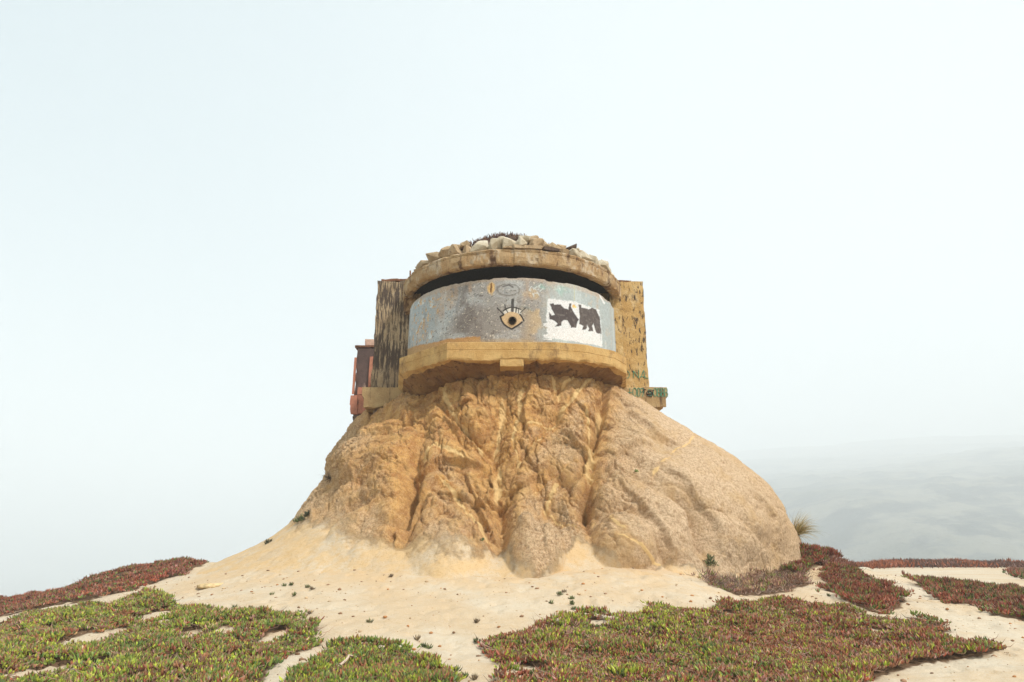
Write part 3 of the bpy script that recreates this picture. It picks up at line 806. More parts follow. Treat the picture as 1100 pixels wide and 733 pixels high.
# inner face, top and ends close the wall
RI = RW - 0.32
innerP = np.stack([CX + RI * np.sin(th), CY - RI * np.cos(th)], -1)
rows = [WPt[i] for i in range(nH)]
cols = [C[i] for i in range(nH)]
topin = np.c_[innerP, np.full(nT, zw_top - .01)]; botin = np.c_[innerP, np.full(nT, zw_bot - .25)]
topc = np.tile(srgb(170, 150, 125), (nT, 1))
V = np.concatenate(rows + [topin, botin]); CC = np.concatenate(cols + [topc, topc * .4])
F = grid_faces(nH + 2, nT)
# leave the drain hole open
hv = np.concatenate([hole_d.ravel(), np.full(2 * nT, 99.)])
keep = ~((hv[F] < 4.1).all(1))
bk(link("wall", np_mesh("wall", V, F[keep], True, color=CC), M_wall))
# drain pipe through the wall
hp = at(550.4, 344.8, CY - RW)
def tube(name, p0, p1, r0, r1, n, mat, inner=None, cap=True):
    p0, p1 = Vector(p0), Vector(p1); d = (p1 - p0).normalized()
    a = d.orthogonal().normalized(); b = d.cross(a)
    pts, rad = ([p0, p1, p1, p0], [r0, r1, inner, inner]) if inner else ([p0, p1], [r0, r1])
    V = [p + r * (math.cos(2*math.pi*i/n) * a + math.sin(2*math.pi*i/n) * b) for p, r in zip(pts, rad) for i in range(n)]
    F = [tuple(q) for q in grid_faces(len(pts), n, True)]
    if inner: F += [(3*n + i, 3*n + (i+1) % n, (i+1) % n, i) for i in range(n)]
    elif cap: F += [tuple(range(n))[::-1], tuple(range(n, 2*n))]
    m = bpy.data.meshes.new(name); m.from_pydata([tuple(v) for v in V], [], F); m.update()
    for q in m.polygons: q.use_smooth = len(q.vertices) == 4
    return link(name, m, mat)
rp = 4.4 / 733 * 18.5 * 1.04
pipe = bk(tube("drain_pipe", (hp[0], hp[1] + .45, hp[2]), (hp[0], hp[1] - 0.025, hp[2]), rp * 1.06, rp * 1.06, 28, M_inside, rp * 0.97))  # pipe coloured near-black so its bore looks unlit
tube_end = tube("pipe_back", (hp[0], hp[1] + .44, hp[2]), (hp[0], hp[1] + .40, hp[2]), rp * .95, rp * .95, 20, M_black)  # black disc standing in for the unlit depth of the pipe
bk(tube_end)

# --- ledge below the wall: a faceted, crumbling collar
zl_top = at(550, 367, 18.05)[2]; zl_bot = at(550, 386.5, 18.05)[2]
corner = [(-3.75, 23.0), (-3.70, 21.6), (-3.36, 19.6), (-1.80, 18.05), (1.25, 18.05), (2.09, 18.30), (2.98, 18.90), (3.41, 19.6), (3.72, 21.6), (3.75, 23.0)]
out = []
for a, b in zip(corner[:-1], corner[1:]):
    n = max(2, int(math.dist(a, b) / 0.03))
    out += [(a[0] + (b[0]-a[0]) * i / n, a[1] + (b[1]-a[1]) * i / n) for i in range(n)]
out = np.array(out + [corner[-1]])
inw = np.array([CX, CY]) - out; inw /= np.linalg.norm(inw, axis=1)[:, None]
Lc = np.cumsum(np.r_[0, np.linalg.norm(np.diff(out, axis=0), axis=1)])
ragb = 0.035 * fbm(np.c_[Lc * 1.1, 0 * Lc, 0 * Lc], 301, 4) + 0.03 * fbm(np.c_[Lc * 7, 0 * Lc, 0 * Lc], 305, 2)
leftdrop = sstep(-2.0, -3.4, out[:, 0]) * 0.28
rowsL = [(0.75, zl_top + 0.02), (0.35, zl_top + .015), (0.06, zl_top), (0.0, zl_top - .03), (0.0, zl_top - .12), (0.0, zl_top - .235), (0.012, zl_top - .245), (0.0, zl_top - .255), (0, zl_bot + .14), (0, zl_bot + .05), (0.02, zl_bot), (.16, zl_bot - .05), (.38, zl_bot - .12), (.62, zl_bot - .22), (.9, zl_bot - .30), (1.4, zl_bot - .30)]
V = []
for j, (k, z) in enumerate(rowsL):
    p = out + inw * k
    zr = np.full(len(p), z)
    if j >= 9: zr = zr + ragb * (1 if j < 11 else 1.4) - leftdrop * min(1, k / .5)
    q = np.c_[p, zr]
    q[:, :2] += inw * (0.018 * fbm(q * 5, 310, 4) + (0.05 * fbm(q * 3, 312, 3) if j >= 10 else 0))[:, None]
    if j >= 11: q[:, 2] += 0.10 * fbm(q * 3.0, 316, 5)
    V.append(q)
ledge = bk(link("ledge", np_mesh("ledge", np.concatenate(V[:12]), grid_faces(12, len(out))[:, ::-1], False), M_ochre))
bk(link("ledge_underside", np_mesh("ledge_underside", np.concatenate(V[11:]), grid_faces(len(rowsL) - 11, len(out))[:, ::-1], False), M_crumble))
# a thinner course on its left half, between ledge and wall
cth = np.radians(np.linspace(-85, -9.6, 90)); V = []
for r, z in ((RW - .05, zl_top + .13), (RW + .07, zl_top + .125), (RW + .10, zl_top + .10), (RW + .10, zl_top - .02)):
    q = np.c_[CX + r * np.sin(cth), CY - r * np.cos(cth), np.full(90, z)]; V.append(q + 0.012 * fbm(q * 6, 320, 3)[:, None])
F = grid_faces(4, 90)[:, ::-1]
bk(link("kerb", np_mesh("kerb", np.concatenate(V), F, False), M_ochre))
x0, x1 = at(537, 391, 17.98)[0], at(563, 391, 17.98)[0]
bk(box_obj("drain_block", (x0, x1, 18.07, 18.6, at(550, 393.5, 18.07)[2], zl_bot + .02), M_ochre, seg=.06, amp=.012, seed=33))

# --- visor: the overhanging roof edge
RV = 3.72
zv_bot = at(550, 283.5, CY - RV)[2]; zv_top = at(550, 267, CY - RV)[2]
vth = np.radians(np.linspace(-100, 100, 420)); V = []
prof = [(1.2, zv_top + .06), (3.0, zv_top + .05), (3.62, zv_top + .03), (RV - .02, zv_top), (RV + .02, zv_top - .04), (RV, zv_top - .10), (RV - .015, zv_top - .11), (RV, zv_top - .13), (RV, zv_top - .27), (RV - .01, zv_top - .40), (RV - .03, zv_bot + .04), (RV - .09, zv_bot), (RV - .22, zv_bot + .015), (RV - .31, zv_bot + .06)]
for j, (r, z) in enumerate(prof):
    rr = r - 0.035 * (np.cos(vth * 8) > .995)                                   # faint facets' joints
    q = np.c_[CX + rr * np.sin(vth), CY - rr * np.cos(vth), np.full(len(vth), z)]
    d = 0.045 * fbm(q * 2.6, 330, 5) + 0.02 * fbm(q * 9, 336, 3)
    chip = np.clip(fbm(q * 3.1, 340, 3) - .12, 0, 1) * (0.16 if 9 <= j <= 12 else 0.08 if j in (3, 4, 5) else 0.03)
    if r > 2.5:
        q[:, 0] += (d - chip) * np.sin(vth); q[:, 1] -= (d - chip) * np.cos(vth)
        q[:, 2] += 0.035 * fbm(q * 2.0, 344, 4) + (chip if 9 <= j <= 12 else -chip * .5)
    V.append(q)
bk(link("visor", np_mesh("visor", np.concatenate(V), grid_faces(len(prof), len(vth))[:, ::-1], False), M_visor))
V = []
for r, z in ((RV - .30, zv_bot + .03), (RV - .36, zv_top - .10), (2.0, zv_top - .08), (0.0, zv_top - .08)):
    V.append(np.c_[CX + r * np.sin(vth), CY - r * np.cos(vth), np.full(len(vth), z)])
bk(link("ceiling", np_mesh("ceiling", np.concatenate(V), grid_faces(4, len(vth))[:, ::-1], False), M_inside))  # shade is in the ceiling's colour, keeping the slot black under bounced light
# piers that carry the visor's ends
a, b = at(434.5, 310, 21.2), at(444, 335, 21.2)
bk(box_obj("side_pier", (a[0], b[0] + .2, 21.15, 21.58, b[2], zv_bot + .2), M_visor, seg=.08, amp=.03, seed=41))
bk(box_obj("side_pier", (at(655, 330, 21.2)[0], at(667, 330, 21.2)[0], 21.15, 21.58, zl_top - .1, zv_bot + .2), M_pil_r, seg=.08, amp=.02, seed=43))
# --- rear block: its front face shows at both sides as pilasters
zp_bot = at(420, 417, 21.6)[2]; zp_top = at(420, 302, 21.6)[2]
xl0 = at(402, 360, 21.6)[0]; xr1 = at(694, 360, 21.6)[0]
bk(box_obj("pilaster", (xl0, -3.0, 21.6, 23.2, zp_bot - .05, zp_top), M_pil_l, seg=.07, amp=.035, seed=51))
bk(box_obj("pilaster", (3.0, xr1, 21.6, 23.2, zp_bot - .05, zp_top - .02), M_pil_r, seg=.07, amp=.022, seed=57))
bk(box_obj("rear_block", (xl0 + .15, xr1 - .15, 23.2, 28.2, zp_bot - .4, zp_top - .15), M_base, seg=.4, amp=.02, seed=59))
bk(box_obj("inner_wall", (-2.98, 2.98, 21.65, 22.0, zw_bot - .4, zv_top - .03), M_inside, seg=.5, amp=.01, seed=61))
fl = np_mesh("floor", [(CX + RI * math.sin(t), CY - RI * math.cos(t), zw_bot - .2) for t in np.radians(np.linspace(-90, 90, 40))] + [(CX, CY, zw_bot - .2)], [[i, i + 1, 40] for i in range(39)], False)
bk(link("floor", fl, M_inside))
bk(box_obj("coping", (xl0 + .08, -3.45, 21.62, 23.1, zp_top + .003, zp_top + .09), M_terra if False else M_rust, seg=.07, amp=.03, seed=63))
bk(box_obj("coping", (3.45, xr1 - .35, 21.66, 23.1, zp_top - .01, zp_top + .06), M_rust, seg=.06, amp=.04, seed=65))
# --- footings that stick out below them
zb0 = at(400, 437, 21.25)[2]; zb1 = at(400, 416, 21.25)[2]
bl0 = at(388.5, 427, 21.25)[0]; br1 = at(717.5, 427, 21.25)[0]
def sag(V):
    V = V.copy(); low = V[:, 2] < (zb0 + zb1) / 2
    V[low, 2] += 0.10 * fbm(V[low] * 2.5, 350, 4) ; V[low, 0] *= 0.985
    return V
bk(box_obj("footing", (bl0, -2.9, 21.25, 23.4, zb0, zb1), M_base, seg=.06, amp=.03, seed=67, skew=sag))
bk(box_obj("footing", (2.9, br1, 21.25, 23.0, zb0 + .02, zb1), M_base, seg=.06, amp=.02, seed=69, skew=sag))
bk(box_obj("footing_block", (3.3, at(707, 440, 21.5)[0], 21.55, 23.0, zb0 - .75, zb0 + .05), M_base, seg=.08, amp=.06, seed=71))
bk(box_obj("footing_block", (at(400, 440, 21.5)[0], -3.0, 21.6, 23.0, zb0 - .8, zb0 + .05), M_rubble, seg=.08, amp=.08, seed=73))
# --- spray-painted letters, ribbons of paint on the pilaster and the footing
def ribbons(name, strokes, w, mat, Y, parent_fn=bk):
    w = w * 0.68
    V, F = [], []
    for s in strokes:
        P = np.array([at(x, y, Y) for x, y in s]); P[:, 1] = Y
        d = np.gradient(P, axis=0); n = np.c_[-d[:, 2], 0 * d[:, 0], d[:, 0]]
        n /= np.linalg.norm(n, axis=1)[:, None] + 1e-9
        o = len(V)
        for p, m in zip(P, n):
            for sx, yy in ((-1, 0), (1, 0), (1, .05), (-1, .05)): V.append(p + m * w / 2 * sx + np.array([0, yy, 0]))
        for i in range(len(P) - 1):
            for j in range(4): F.append([o + 4*i + j, o + 4*i + (j+1) % 4, o + 4*i + 4 + (j+1) % 4, o + 4*i + 4 + j])
    me = np_mesh(name, V, F, False)
    return parent_fn(link(name, me, mat))
def zz6(pts): return [(640 + x / 7.33, 380 + y / 7.33) for x, y in pts]
YP, YF = 21.578, 21.232
ribbons("painted_letter", [zz6([(250,135),(262,150),(266,170),(258,190),(240,194),(222,190)])], .022, M_green, YP)
ribbons("painted_letter", [zz6([(298,190),(298,165),(297,135)]), zz6([(297,135),(318,165),(338,194)]), zz6([(338,194),(338,165),(338,128)])], .022, M_green, YP)
ribbons("painted_letter", [zz6([(352,192),(366,160),(377,130)]), zz6([(377,130),(384,165),(388,200)]), zz6([(352,180),(375,182),(414,196)])], .022, M_green, YP)
G = "painted_letter"
ribbons(G, [zz6([(240,308),(262,306),(286,308)]), zz6([(268,272),(268,305),(270,342)])], .024, M_green, YF)
def O(cx, cy, rx, ry, a0=0, a1=360): return zz6([(cx + rx * math.cos(R(t)), cy - ry * math.sin(R(t))) for t in np.linspace(a0, a1, 18)])
ribbons(G, [O(307, 303, 15, 34)], .024, M_green, YF)
ribbons(G, [O(336, 303, 14, 34, -110, 110), zz6([(330,272),(330,300),(330,336)])], .024, M_green, YF)
ribbons(G, [O(362, 288, 12, 16), zz6([(374,290),(376,312),(366,340)])], .024, M_green, YF)
ribbons("painted_scribble", [zz6([(372,268),(384,300),(380,312),(368,300),(380,280),(396,285)]), O(420, 312, 22, 16), zz6([(398,322),(430,318),(452,300),(440,340),(404,332),(420,295),(460,290)])], .030, M_black, YF)
ribbons(G, [zz6([(440,282),(412,284),(414,304),(436,308),(440,328),(410,332)])], .022, M_green, YF)
ribbons(G, [O(468, 304, 14, 32)], .024, M_green, YF)
for x in (494, 524, 552):
    ribbons(G, [zz6([(x - 8,272),(x - 8,304),(x - 6,338)]), O(x - 2, 290, 14, 16, -90, 90), O(x, 322, 16, 16, -90, 90)], .026, M_green, YF)

# --- stones heaped along the roof edge
def rock_mesh(seed, sx, sy, sz, sub=2, amp=0.22, blocky=0.35, smooth=True):
    import bmesh
    bm = bmesh.new(); bmesh.ops.create_icosphere(bm, subdivisions=sub, radius=1.0)
    V = np.array([v.co for v in bm.verts])
    V = V * (1 - blocky) + np.clip(V * 1.25, -.78, .78) * blocky * 1.15
    n = V / (np.linalg.norm(V, axis=1)[:, None] + 1e-9)
    V = V + n * (amp * fbm(V * 1.1 + seed * 7.7, seed, 3) + amp * .5 * fbm(V * 3.1 + seed, seed + 3, 2))[:, None]
    V *= np.array([sx, sy, sz])
    for v, c in zip(bm.verts, V): v.co = c
    me = bpy.data.meshes.new("stone"); bm.to_mesh(me); bm.free()
    for p in me.polygons: p.use_smooth = True
    return me
def angular_mesh(seed, sx, sy, sz):
    """a broken stone: the hull of a few scattered corners, with worn edges"""
    import bmesh
    r = np.random.default_rng(seed)
    q = r.normal(0, 1, (17, 3)); q /= np.abs(q).max(1)[:, None] ** .75 * np.linalg.norm(q, axis=1)[:, None] ** .25
    bm = bmesh.new()
    for c in q * r.uniform(.8, 1.08, (17, 1)): bm.verts.new(c * np.array([sx, sy, sz]))
    res = bmesh.ops.convex_hull(bm, input=bm.verts)
    bmesh.ops.delete(bm, geom=[v for v in bm.verts if not v.link_faces], context='VERTS')
    bmesh.ops.bevel(bm, geom=list(bm.edges), offset=min(sx, sz) * .10, segments=1, affect='EDGES', clamp_overlap=True)
    bmesh.ops.triangulate(bm, faces=bm.faces)
    bmesh.ops.subdivide_edges(bm, edges=bm.edges, cuts=1, use_grid_fill=True)
    V = np.array([v.co for v in bm.verts]); V = V + .018 * np.stack([fbm(V * 7 + seed + 9 * k, seed + k, 3) for k in range(3)], -1)
    for v, c in zip(bm.verts, V): v.co = c
    bmesh.ops.recalc_face_normals(bm, faces=bm.faces)
    me = bpy.data.meshes.new("stone"); bm.to_mesh(me); bm.free()
    return me
def place_stone(thdeg, r, z, w, d, h, mat, seed, yaw=0.0, blocky=.38):
    t = R(thdeg)
    o = link("stone", angular_mesh(seed, w * .54, d / 2, h * .48), mat)
    o.rotation_euler = (random.uniform(-.2, .2), random.uniform(-.22, .22), t + yaw)
    o.location = (CX + r * math.sin(t), CY - r * math.cos(t), z + h * .40)
    return bk(o)
zr = zv_top + .04
row = []   # (left px, right px, height, material) along the front as the photograph shows them
lower = [(441,452,.30,1),(450,463,.34,1),(461,476,.40,1),(474,486,.42,1),(484,498,.44,1),(497,506,.34,1),(505,525,.46,0),(525,539,.44,0),(538,555,.40,0),(553,566,.36,0),(565,583,.46,1),(581,590,.34,1),(588,600,.34,1),(599,612,.42,1),(611,622,.36,0),(620,634,.42,0),(632,642,.44,0),(640,647,.40,0),(646,653,.36,0),(652,658,.32,0),(657,664,.30,0)]
def theta_of(px, r):
    best = min(np.linspace(-89, 89, 713), key=lambda t: abs(project(np.array([CX + r*math.sin(R(t)), CY - r*math.cos(R(t)), zr + .2]))[0] - px))
    return best
for i, (a, b, h, m) in enumerate(lower):
    ta, tb = theta_of(a, 3.42), theta_of(b, 3.42)
    w = max(.2, (tb - ta) * math.pi / 180 * 3.42 * 1.04)
    place_stone((ta + tb) / 2, 3.42 + random.uniform(-.1, .04), zr + random.uniform(-.03, .05), w, .5, h * random.uniform(.95, 1.3), M_stone[m], 400 + i * 3)
upper = [(484,496,.34,1,.22),(494,504,.30,1,.34),(534,545,.30,0,.34),(545,556,.22,2,.36),(557,570,.34,0,.36),(568,580,.34,1,.34),(578,590,.42,1,.22),(600,609,.30,1,.26),(607,619,.34,2,.30),(612,619,.24,0,.22),(470,482,.28,1,.24),(455,466,.22,1,.2)]
for i, (a, b, h, m, dz) in enumerate(upper):
    ta, tb = theta_of(a, 3.3), theta_of(b, 3.3)
    place_stone((ta + tb) / 2, 3.22, zr + dz, (tb - ta) * math.pi / 180 * 3.3 * 1.1, .42, h, M_stone[m], 500 + i * 3)
for i in range(22):
    t_ = random.uniform(-72, 62)
    place_stone(t_, random.uniform(3.05, 3.45), zr + random.uniform(.18, .42), random.uniform(.12, .24), .2, random.uniform(.12, .2), M_stone[random.choice([0, 1, 1])], 700 + i)
# thin plates wedged under the stones
for (a, b, mt, zz_, hh) in ((551, 582, M_stone[1], 0.0, .10), (583, 600, M_stone[2], 0.0, .10), (540, 550, M_stone[1], 0, .05)):
    ta, tb = theta_of(a, 3.66), theta_of(b, 3.66); t = R((ta + tb) / 2); w = (tb - ta) * math.pi / 180 * 3.66
    V, F = rough_box(-w/2, w/2, -.2, .2, 0, hh, seg=.05, amp=.015, seed=int(a))
    o = link("plate", np_mesh("plate", V, F, False), mt); o.location = (CX + 3.56 * math.sin(t), CY - 3.56 * math.cos(t), zr - .03); o.rotation_euler = (0, 0, t); bk(o)
# soil heaped behind the stones
nr, nc = 26, 90
rr_, tt_ = np.meshgrid(np.linspace(0, 3.3, nr), np.radians(np.linspace(-100, 100, nc)), indexing='ij')
q = np.stack([CX + rr_ * np.sin(tt_), CY - rr_ * np.cos(tt_), zr + .58 * (1 - (rr_ / 3.5) ** 4) + 0.30 * np.exp(-((tt_ + 0.12) / .60) ** 2) * sstep(3.5, 2.9, rr_)], -1)
q[..., 2] += 0.10 * fbm(q * 1.5, 360, 4)
def roof_z(t, r): return zr + .58 * (1 - (r / 3.5) ** 4) + 0.30 * np.exp(-((t + 0.12) / .60) ** 2) * sstep(3.5, 2.9, r)
bk(link("roof_soil", np_mesh("roof_soil", q.reshape(-1, 3), grid_faces(nr, nc), True), M_soil))
# lump of concrete at the visor's right end, and the rusty bar at the left
o = link("concrete_lump", rock_mesh(77, .34, .55, .38, 3, .12, .3), M_visor); c0 = at(657, 288, 22.3); o.location = (c0[0], c0[1], zv_top - .02); bk(o)
b0 = at(441.5, 288, 20.6); bk(tube("iron_bar", (b0[0], b0[1], zv_top - .1), (b0[0] - .02, b0[1], zv_top + .30), .03, .025, 8, M_rust))

# ------------------------------------------------------------------ ruined building behind, on the left
YB = 26.6
ruin = empty("ruined_building", (at(388, 460, YB)[0], YB, at(388, 460, YB)[2]))
tag(ruin, "dark brown ruined building with terracotta painted panels, behind the bunker on the left", "building")
def rb(o):
    o.parent = ruin
    o.matrix_parent_inverse = Matrix.Translation(-ruin.location)
    return o
def pxbox(x0, y0, x1, y1, Y, depth):
    a, b = at(x0, (y0 + y1) / 2, Y), at(x1, (y0 + y1) / 2, Y); t, l = at((x0 + x1) / 2, y0, Y)[2], at((x0 + x1) / 2, y1, Y)[2]
    return (min(a[0], b[0]), max(a[0], b[0]), Y, Y + depth, l, t)
rb(box_obj("wall", pxbox(381.5, 373, 412, 446, YB, 2.5), M_brown, seg=.1, amp=.02, seed=81))
rb(box_obj("coping", pxbox(381, 371, 412, 373, YB - .04, 2.55), M_rust, seg=.1, amp=.015, seed=82))
rb(box_obj("roof_block", pxbox(392, 364.5, 412, 371, YB + .3, 1.5), M_pinkblock, seg=.1, amp=.01, seed=83))
for i, (bx, d, mt) in enumerate([((379.3, 384, 381.4, 424), .10, M_terra), ((396.3, 383, 400, 416), .09, M_terra), ((384, 416, 396, 424), .10, M_terra),
                              ((396.2, 416, 404, 424), .10, M_terra), ((376, 424.6, 383.8, 435), .14, M_terra), ((376, 435.2, 383.8, 445), .14, M_terra), ((384, 424.4, 404, 445), .10, M_terra)]):
    rb(box_obj("panel", pxbox(*bx, YB - d + .002 * i - (.0 if d > .2 else .0), d - .004), mt, seg=.15, amp=.006, seed=90 + i))
rb(box_obj("rubble_base", pxbox(377.5, 445, 408, 490, YB + .02, 2.4), M_rubble, seg=.08, amp=.10, seed=99))

# ------------------------------------------------------------------ plants
def leaf_mesh(P, Dr, L, Wd, C, tip=None):
    """many finger-like leaves: three-sided, swollen in the middle, pointed"""
    n = len(P)
    a = np.cross(Dr, np.array([0.31, 0.22, 0.92])); a /= np.linalg.norm(a, axis=1)[:, None] + 1e-9
    b = np.cross(Dr, a)
    ph = rng.uniform(0, 6.28, n)
    V = np.empty((n, 7, 3), np.float32); K = np.empty((n, 7, 3), np.float32)
    bend = (np.array([0, 0, 1.0]) - Dr) * 0.18
    for k in range(3):
        c, s = np.cos(ph + k * 2.0944), np.sin(ph + k * 2.0944)
        o = a * c[:, None] + b * s[:, None]
        V[:, k] = P + o * (Wd * .42)[:, None]
        V[:, 3 + k] = P + (Dr) * (L * .55)[:, None] + o * (Wd * .5)[:, None]
        K[:, k] = C * 0.9; K[:, 3 + k] = C
    V[:, 6] = P + (Dr + bend) * L[:, None]
    K[:, 6] = C if tip is None else tip
    base = np.array([[0,1,4],[0,4,3],[1,2,5],[1,5,4],[2,0,3],[2,3,5],[3,4,6],[4,5,6],[5,3,6]])
    F = (base[None] + (np.arange(n) * 7)[:, None, None]).reshape(-1, 3)
    return V.reshape(-1, 3), F, K.reshape(-1, 3)

PAL = dict(green=np.array([.145, .19, .03]), lime=np.array([.30, .33, .035]), deep=np.array([.085, .13, .035]), red=np.array([.25, .065, .035]),
           rust=np.array([.26, .105, .05]), brown=np.array([.17, .085, .05]), pink=np.array([.36, .19, .15]), tan=np.array([.40, .27, .15]), maroon=np.array([.16, .060, .042]))

def ice_patch(name, bbox, density, weights, label, L=(.035, .11), W_=.030, seed=0, lift=0.09, spread=0.95, clump=5, tip=(.30, .10, .06), kind="stuff", category="ice plant"):
    r = np.random.default_rng(900 + seed)
    x0, x1, y0, y1 = bbox
    n = int((x1 - x0) * (y1 - y0) * density * 2.1 / clump)
    x = r.uniform(x0, x1, n); y = r.uniform(y0, y1, n); z = ground_z(x, y)
    m = patch_test(name, x, y, z, 1.7) | (patch_test(name, x, y, z, 3.2) & (r.uniform(size=len(x)) < .07))
    x, y, z = x[m], y[m], z[m]
    p3 = np.stack([x, y, 0 * x], -1)
    hump = np.clip(fbm(p3 * 2.2, 500 + seed, 4) * 1.5 + .45, 0, 1.3)
    thin = r.uniform(size=len(x)) < np.clip(1.0 + 1.1 * fbm(p3 * 3.2, 520 + seed, 4), .6, 1)
    x, y, z, hump, p3 = x[thin], y[thin], z[thin], hump[thin], p3[thin]
    names = list(weights); base = np.array([weights[k] for k in names], float)
    fld = np.stack([fbm(p3 * 0.8 + 13 * i, 540 + i + seed, 3) for i in range(len(names))], -1)
    w = base * np.exp(2.4 * fld); w /= w.sum(1)[:, None]
    pick = (w.cumsum(1) < r.uniform(size=(len(x), 1))).sum(1).clip(0, len(names) - 1)
    pal = np.array([PAL[k] for k in names])
    m = len(x) * clump
    rep = np.repeat(np.arange(len(x)), clump)
    off = r.normal(0, .026, (m, 2))
    P = np.stack([x[rep] + off[:, 0], y[rep] + off[:, 1], z[rep] + 0.02 + lift * hump[rep] - .02 * r.uniform(size=m)], -1)
    dirs = np.c_[off * 20 * spread + r.normal(0, .25 * spread, (m, 2)), np.full(m, 1.0)]
    dirs /= np.linalg.norm(dirs, axis=1)[:, None]
    pk = np.where(r.uniform(size=m) < .78, pick[rep], r.choice(len(names), m, p=base / base.sum()))
    C = 1.2 * pal[pk] * r.uniform(.62, 1.45, (m, 1)) * r.uniform(.9, 1.1, (m, 3))
    Ls = 0.76 * r.uniform(L[0], L[1], m) * (0.75 + .35 * hump[rep])
    tipc = C * .55 + np.array(tip) * .45
    V, F, K = leaf_mesh(P, dirs, Ls, np.full(m, W_ * .78) * r.uniform(.75, 1.3, m), C, tipc)
    # woody runners between the leaves
    s = max(8, len(x) // 5); q = r.integers(0, len(x), s)
    ps = np.stack([x[q], y[q], z[q] + .03 + .6 * lift * hump[q]], -1)
    aa = r.uniform(0, 6.28, s); ds = np.c_[np.cos(aa), np.sin(aa), r.uniform(-.05, .35, s)]
    cs = np.array([.28, .17, .11]) * r.uniform(.5, 1.5, (s, 1)) * np.ones((s, 3))
    V2, F2, K2 = leaf_mesh(ps, ds, r.uniform(.10, .36, s), np.full(s, .010), cs)
    V, F, K = join_np([(V, F, K), (V2, F2, K2)])
    o = link("ice_plant", np_mesh("ice_plant", V, F, False, color=K), M_leaf)
    tag(o, label, kind=kind)
    return o

ice_patch('left', (-13, -2, 7.5, 17.5), 1150, dict(green=3.4, lime=2.0, deep=1.3, rust=1.5, brown=1.2, red=.4, pink=.3, tan=.3), "large green and brown ice plant mat with bare sand gaps at lower left", seed=1, tip=(.27, .20, .07))
ice_patch('centre', (-4, 0, 7, 11.5), 1350, dict(green=3.5, lime=2.2, deep=1.5, rust=.9, brown=.8, red=.3), "small bright green ice plant mound at bottom, between the two big mats", seed=2, tip=(.26, .22, .07), L=(.06, .115))
ice_patch('right', (-1, 9.5, 7, 13.6), 1250, dict(red=2.0, rust=3.0, lime=2.2, green=2.0, deep=.6, pink=.9, brown=1.0, tan=.4), "largest ice plant mat at lower right, mixed red, olive and yellow-green", seed=3, L=(.04, .115), tip=(.34, .15, .08))
ice_patch('ridge', (-19, -7, 16, 23), 420, dict(red=1.3, maroon=1.7, brown=2.2, rust=1.2, deep=1.2, green=.6, pink=.4), "dark red ice plant covering the low ridge at far left", seed=4, L=(.05, .13), W_=.035, lift=.10)
ice_patch('scrub', (3, 8, 12, 18), 420, dict(brown=2, pink=1.2, tan=1.2, maroon=1, green=.8), "dry purplish woody scrub along the foot of the big boulder", seed=5, L=(.05, .14), W_=.018, lift=.14)
ice_patch('corner', (5, 10, 14, 21.5), 1100, dict(red=2.4, maroon=1.4, deep=1.2, green=1, brown=.8), "dark red and green ice plant clump at the right corner of the boulder", seed=6, L=(.08, .17), W_=.028, lift=.24)
ice_patch('mid', (5, 11, 11.5, 18.5), 900, dict(red=2.4, maroon=1.5, rust=1.2, green=.9, deep=.8, brown=.8), "red ice plant patch on the slope right of the boulder, before the sand path", seed=7, L=(.07, .15), W_=.024, lift=.12)
ice_patch('mesa', (7, 22, 11, 24), 620, dict(red=2, maroon=1.4, green=1.5, deep=1.4, rust=1, brown=.8), "dark green and red ice plant patch at right edge, beyond the sand path", seed=8, L=(.08, .18), W_=.03, lift=.12)
ice_patch('strip', (6, 9.5, 10.5, 14), 420, dict(brown=2, green=1.2, rust=1.5, deep=.8), "thin creeping strip of ice plant on the sand path", seed=9, lift=.04)
ice_patch('dark', (7.5, 11, 16, 22), 500, dict(brown=2, maroon=1.4, pink=.8), "small brown dry ice plant patch on the crest beside the red clump", seed=10, L=(.08, .16), W_=.024, lift=.08)
ice_patch('edge', (12, 26, 22, 36), 150, dict(red=1.4, brown=1.4, deep=1), "small dark ice plant patch on the flat sand at right edge", seed=12, L=(.12, .25), W_=.06, lift=.1)

# far red strip along the mesa's edge
def far_strip():
    r = np.random.default_rng(77); n = 16000
    x = r.uniform(20.5, 48, n); y = 44.5 + r.normal(0, .9, n) + .6 * np.sin(x * .7)
    hgt = .22 + .28 * np.clip(fbm(np.stack([x * .5, y * .3, 0 * x], -1), 88, 3) + .15, 0, 1)
    z = ground_z(x, y) + r.uniform(0, 1, n) ** .7 * hgt - .05
    d = np.c_[r.normal(0, .5, (n, 2)), np.ones(n)]; d /= np.linalg.norm(d, axis=1)[:, None]
    f = fbm(np.stack([x * .4, 0 * x, 0 * x], -1), 92, 3)
    o_w = sstep(-.2, .25, f + (x - 32) * .02)
    C = np.where(r.uniform(size=(n, 1)) < o_w[:, None], np.array([.30, .085, .03]), np.array([.13, .055, .035])) * r.uniform(.6, 1.4, (n, 1))
    V, F, K = leaf_mesh(np.stack([x, y, z], -1), d, r.uniform(.14, .3, n), np.full(n, .06), C)
    o = link("ice_plant", np_mesh("ice_plant", V, F, False, color=K), M_leaf)
    tag(o, "rusty orange-red strip of ice plant along the far edge of the flat mesa", kind="stuff")
far_strip()

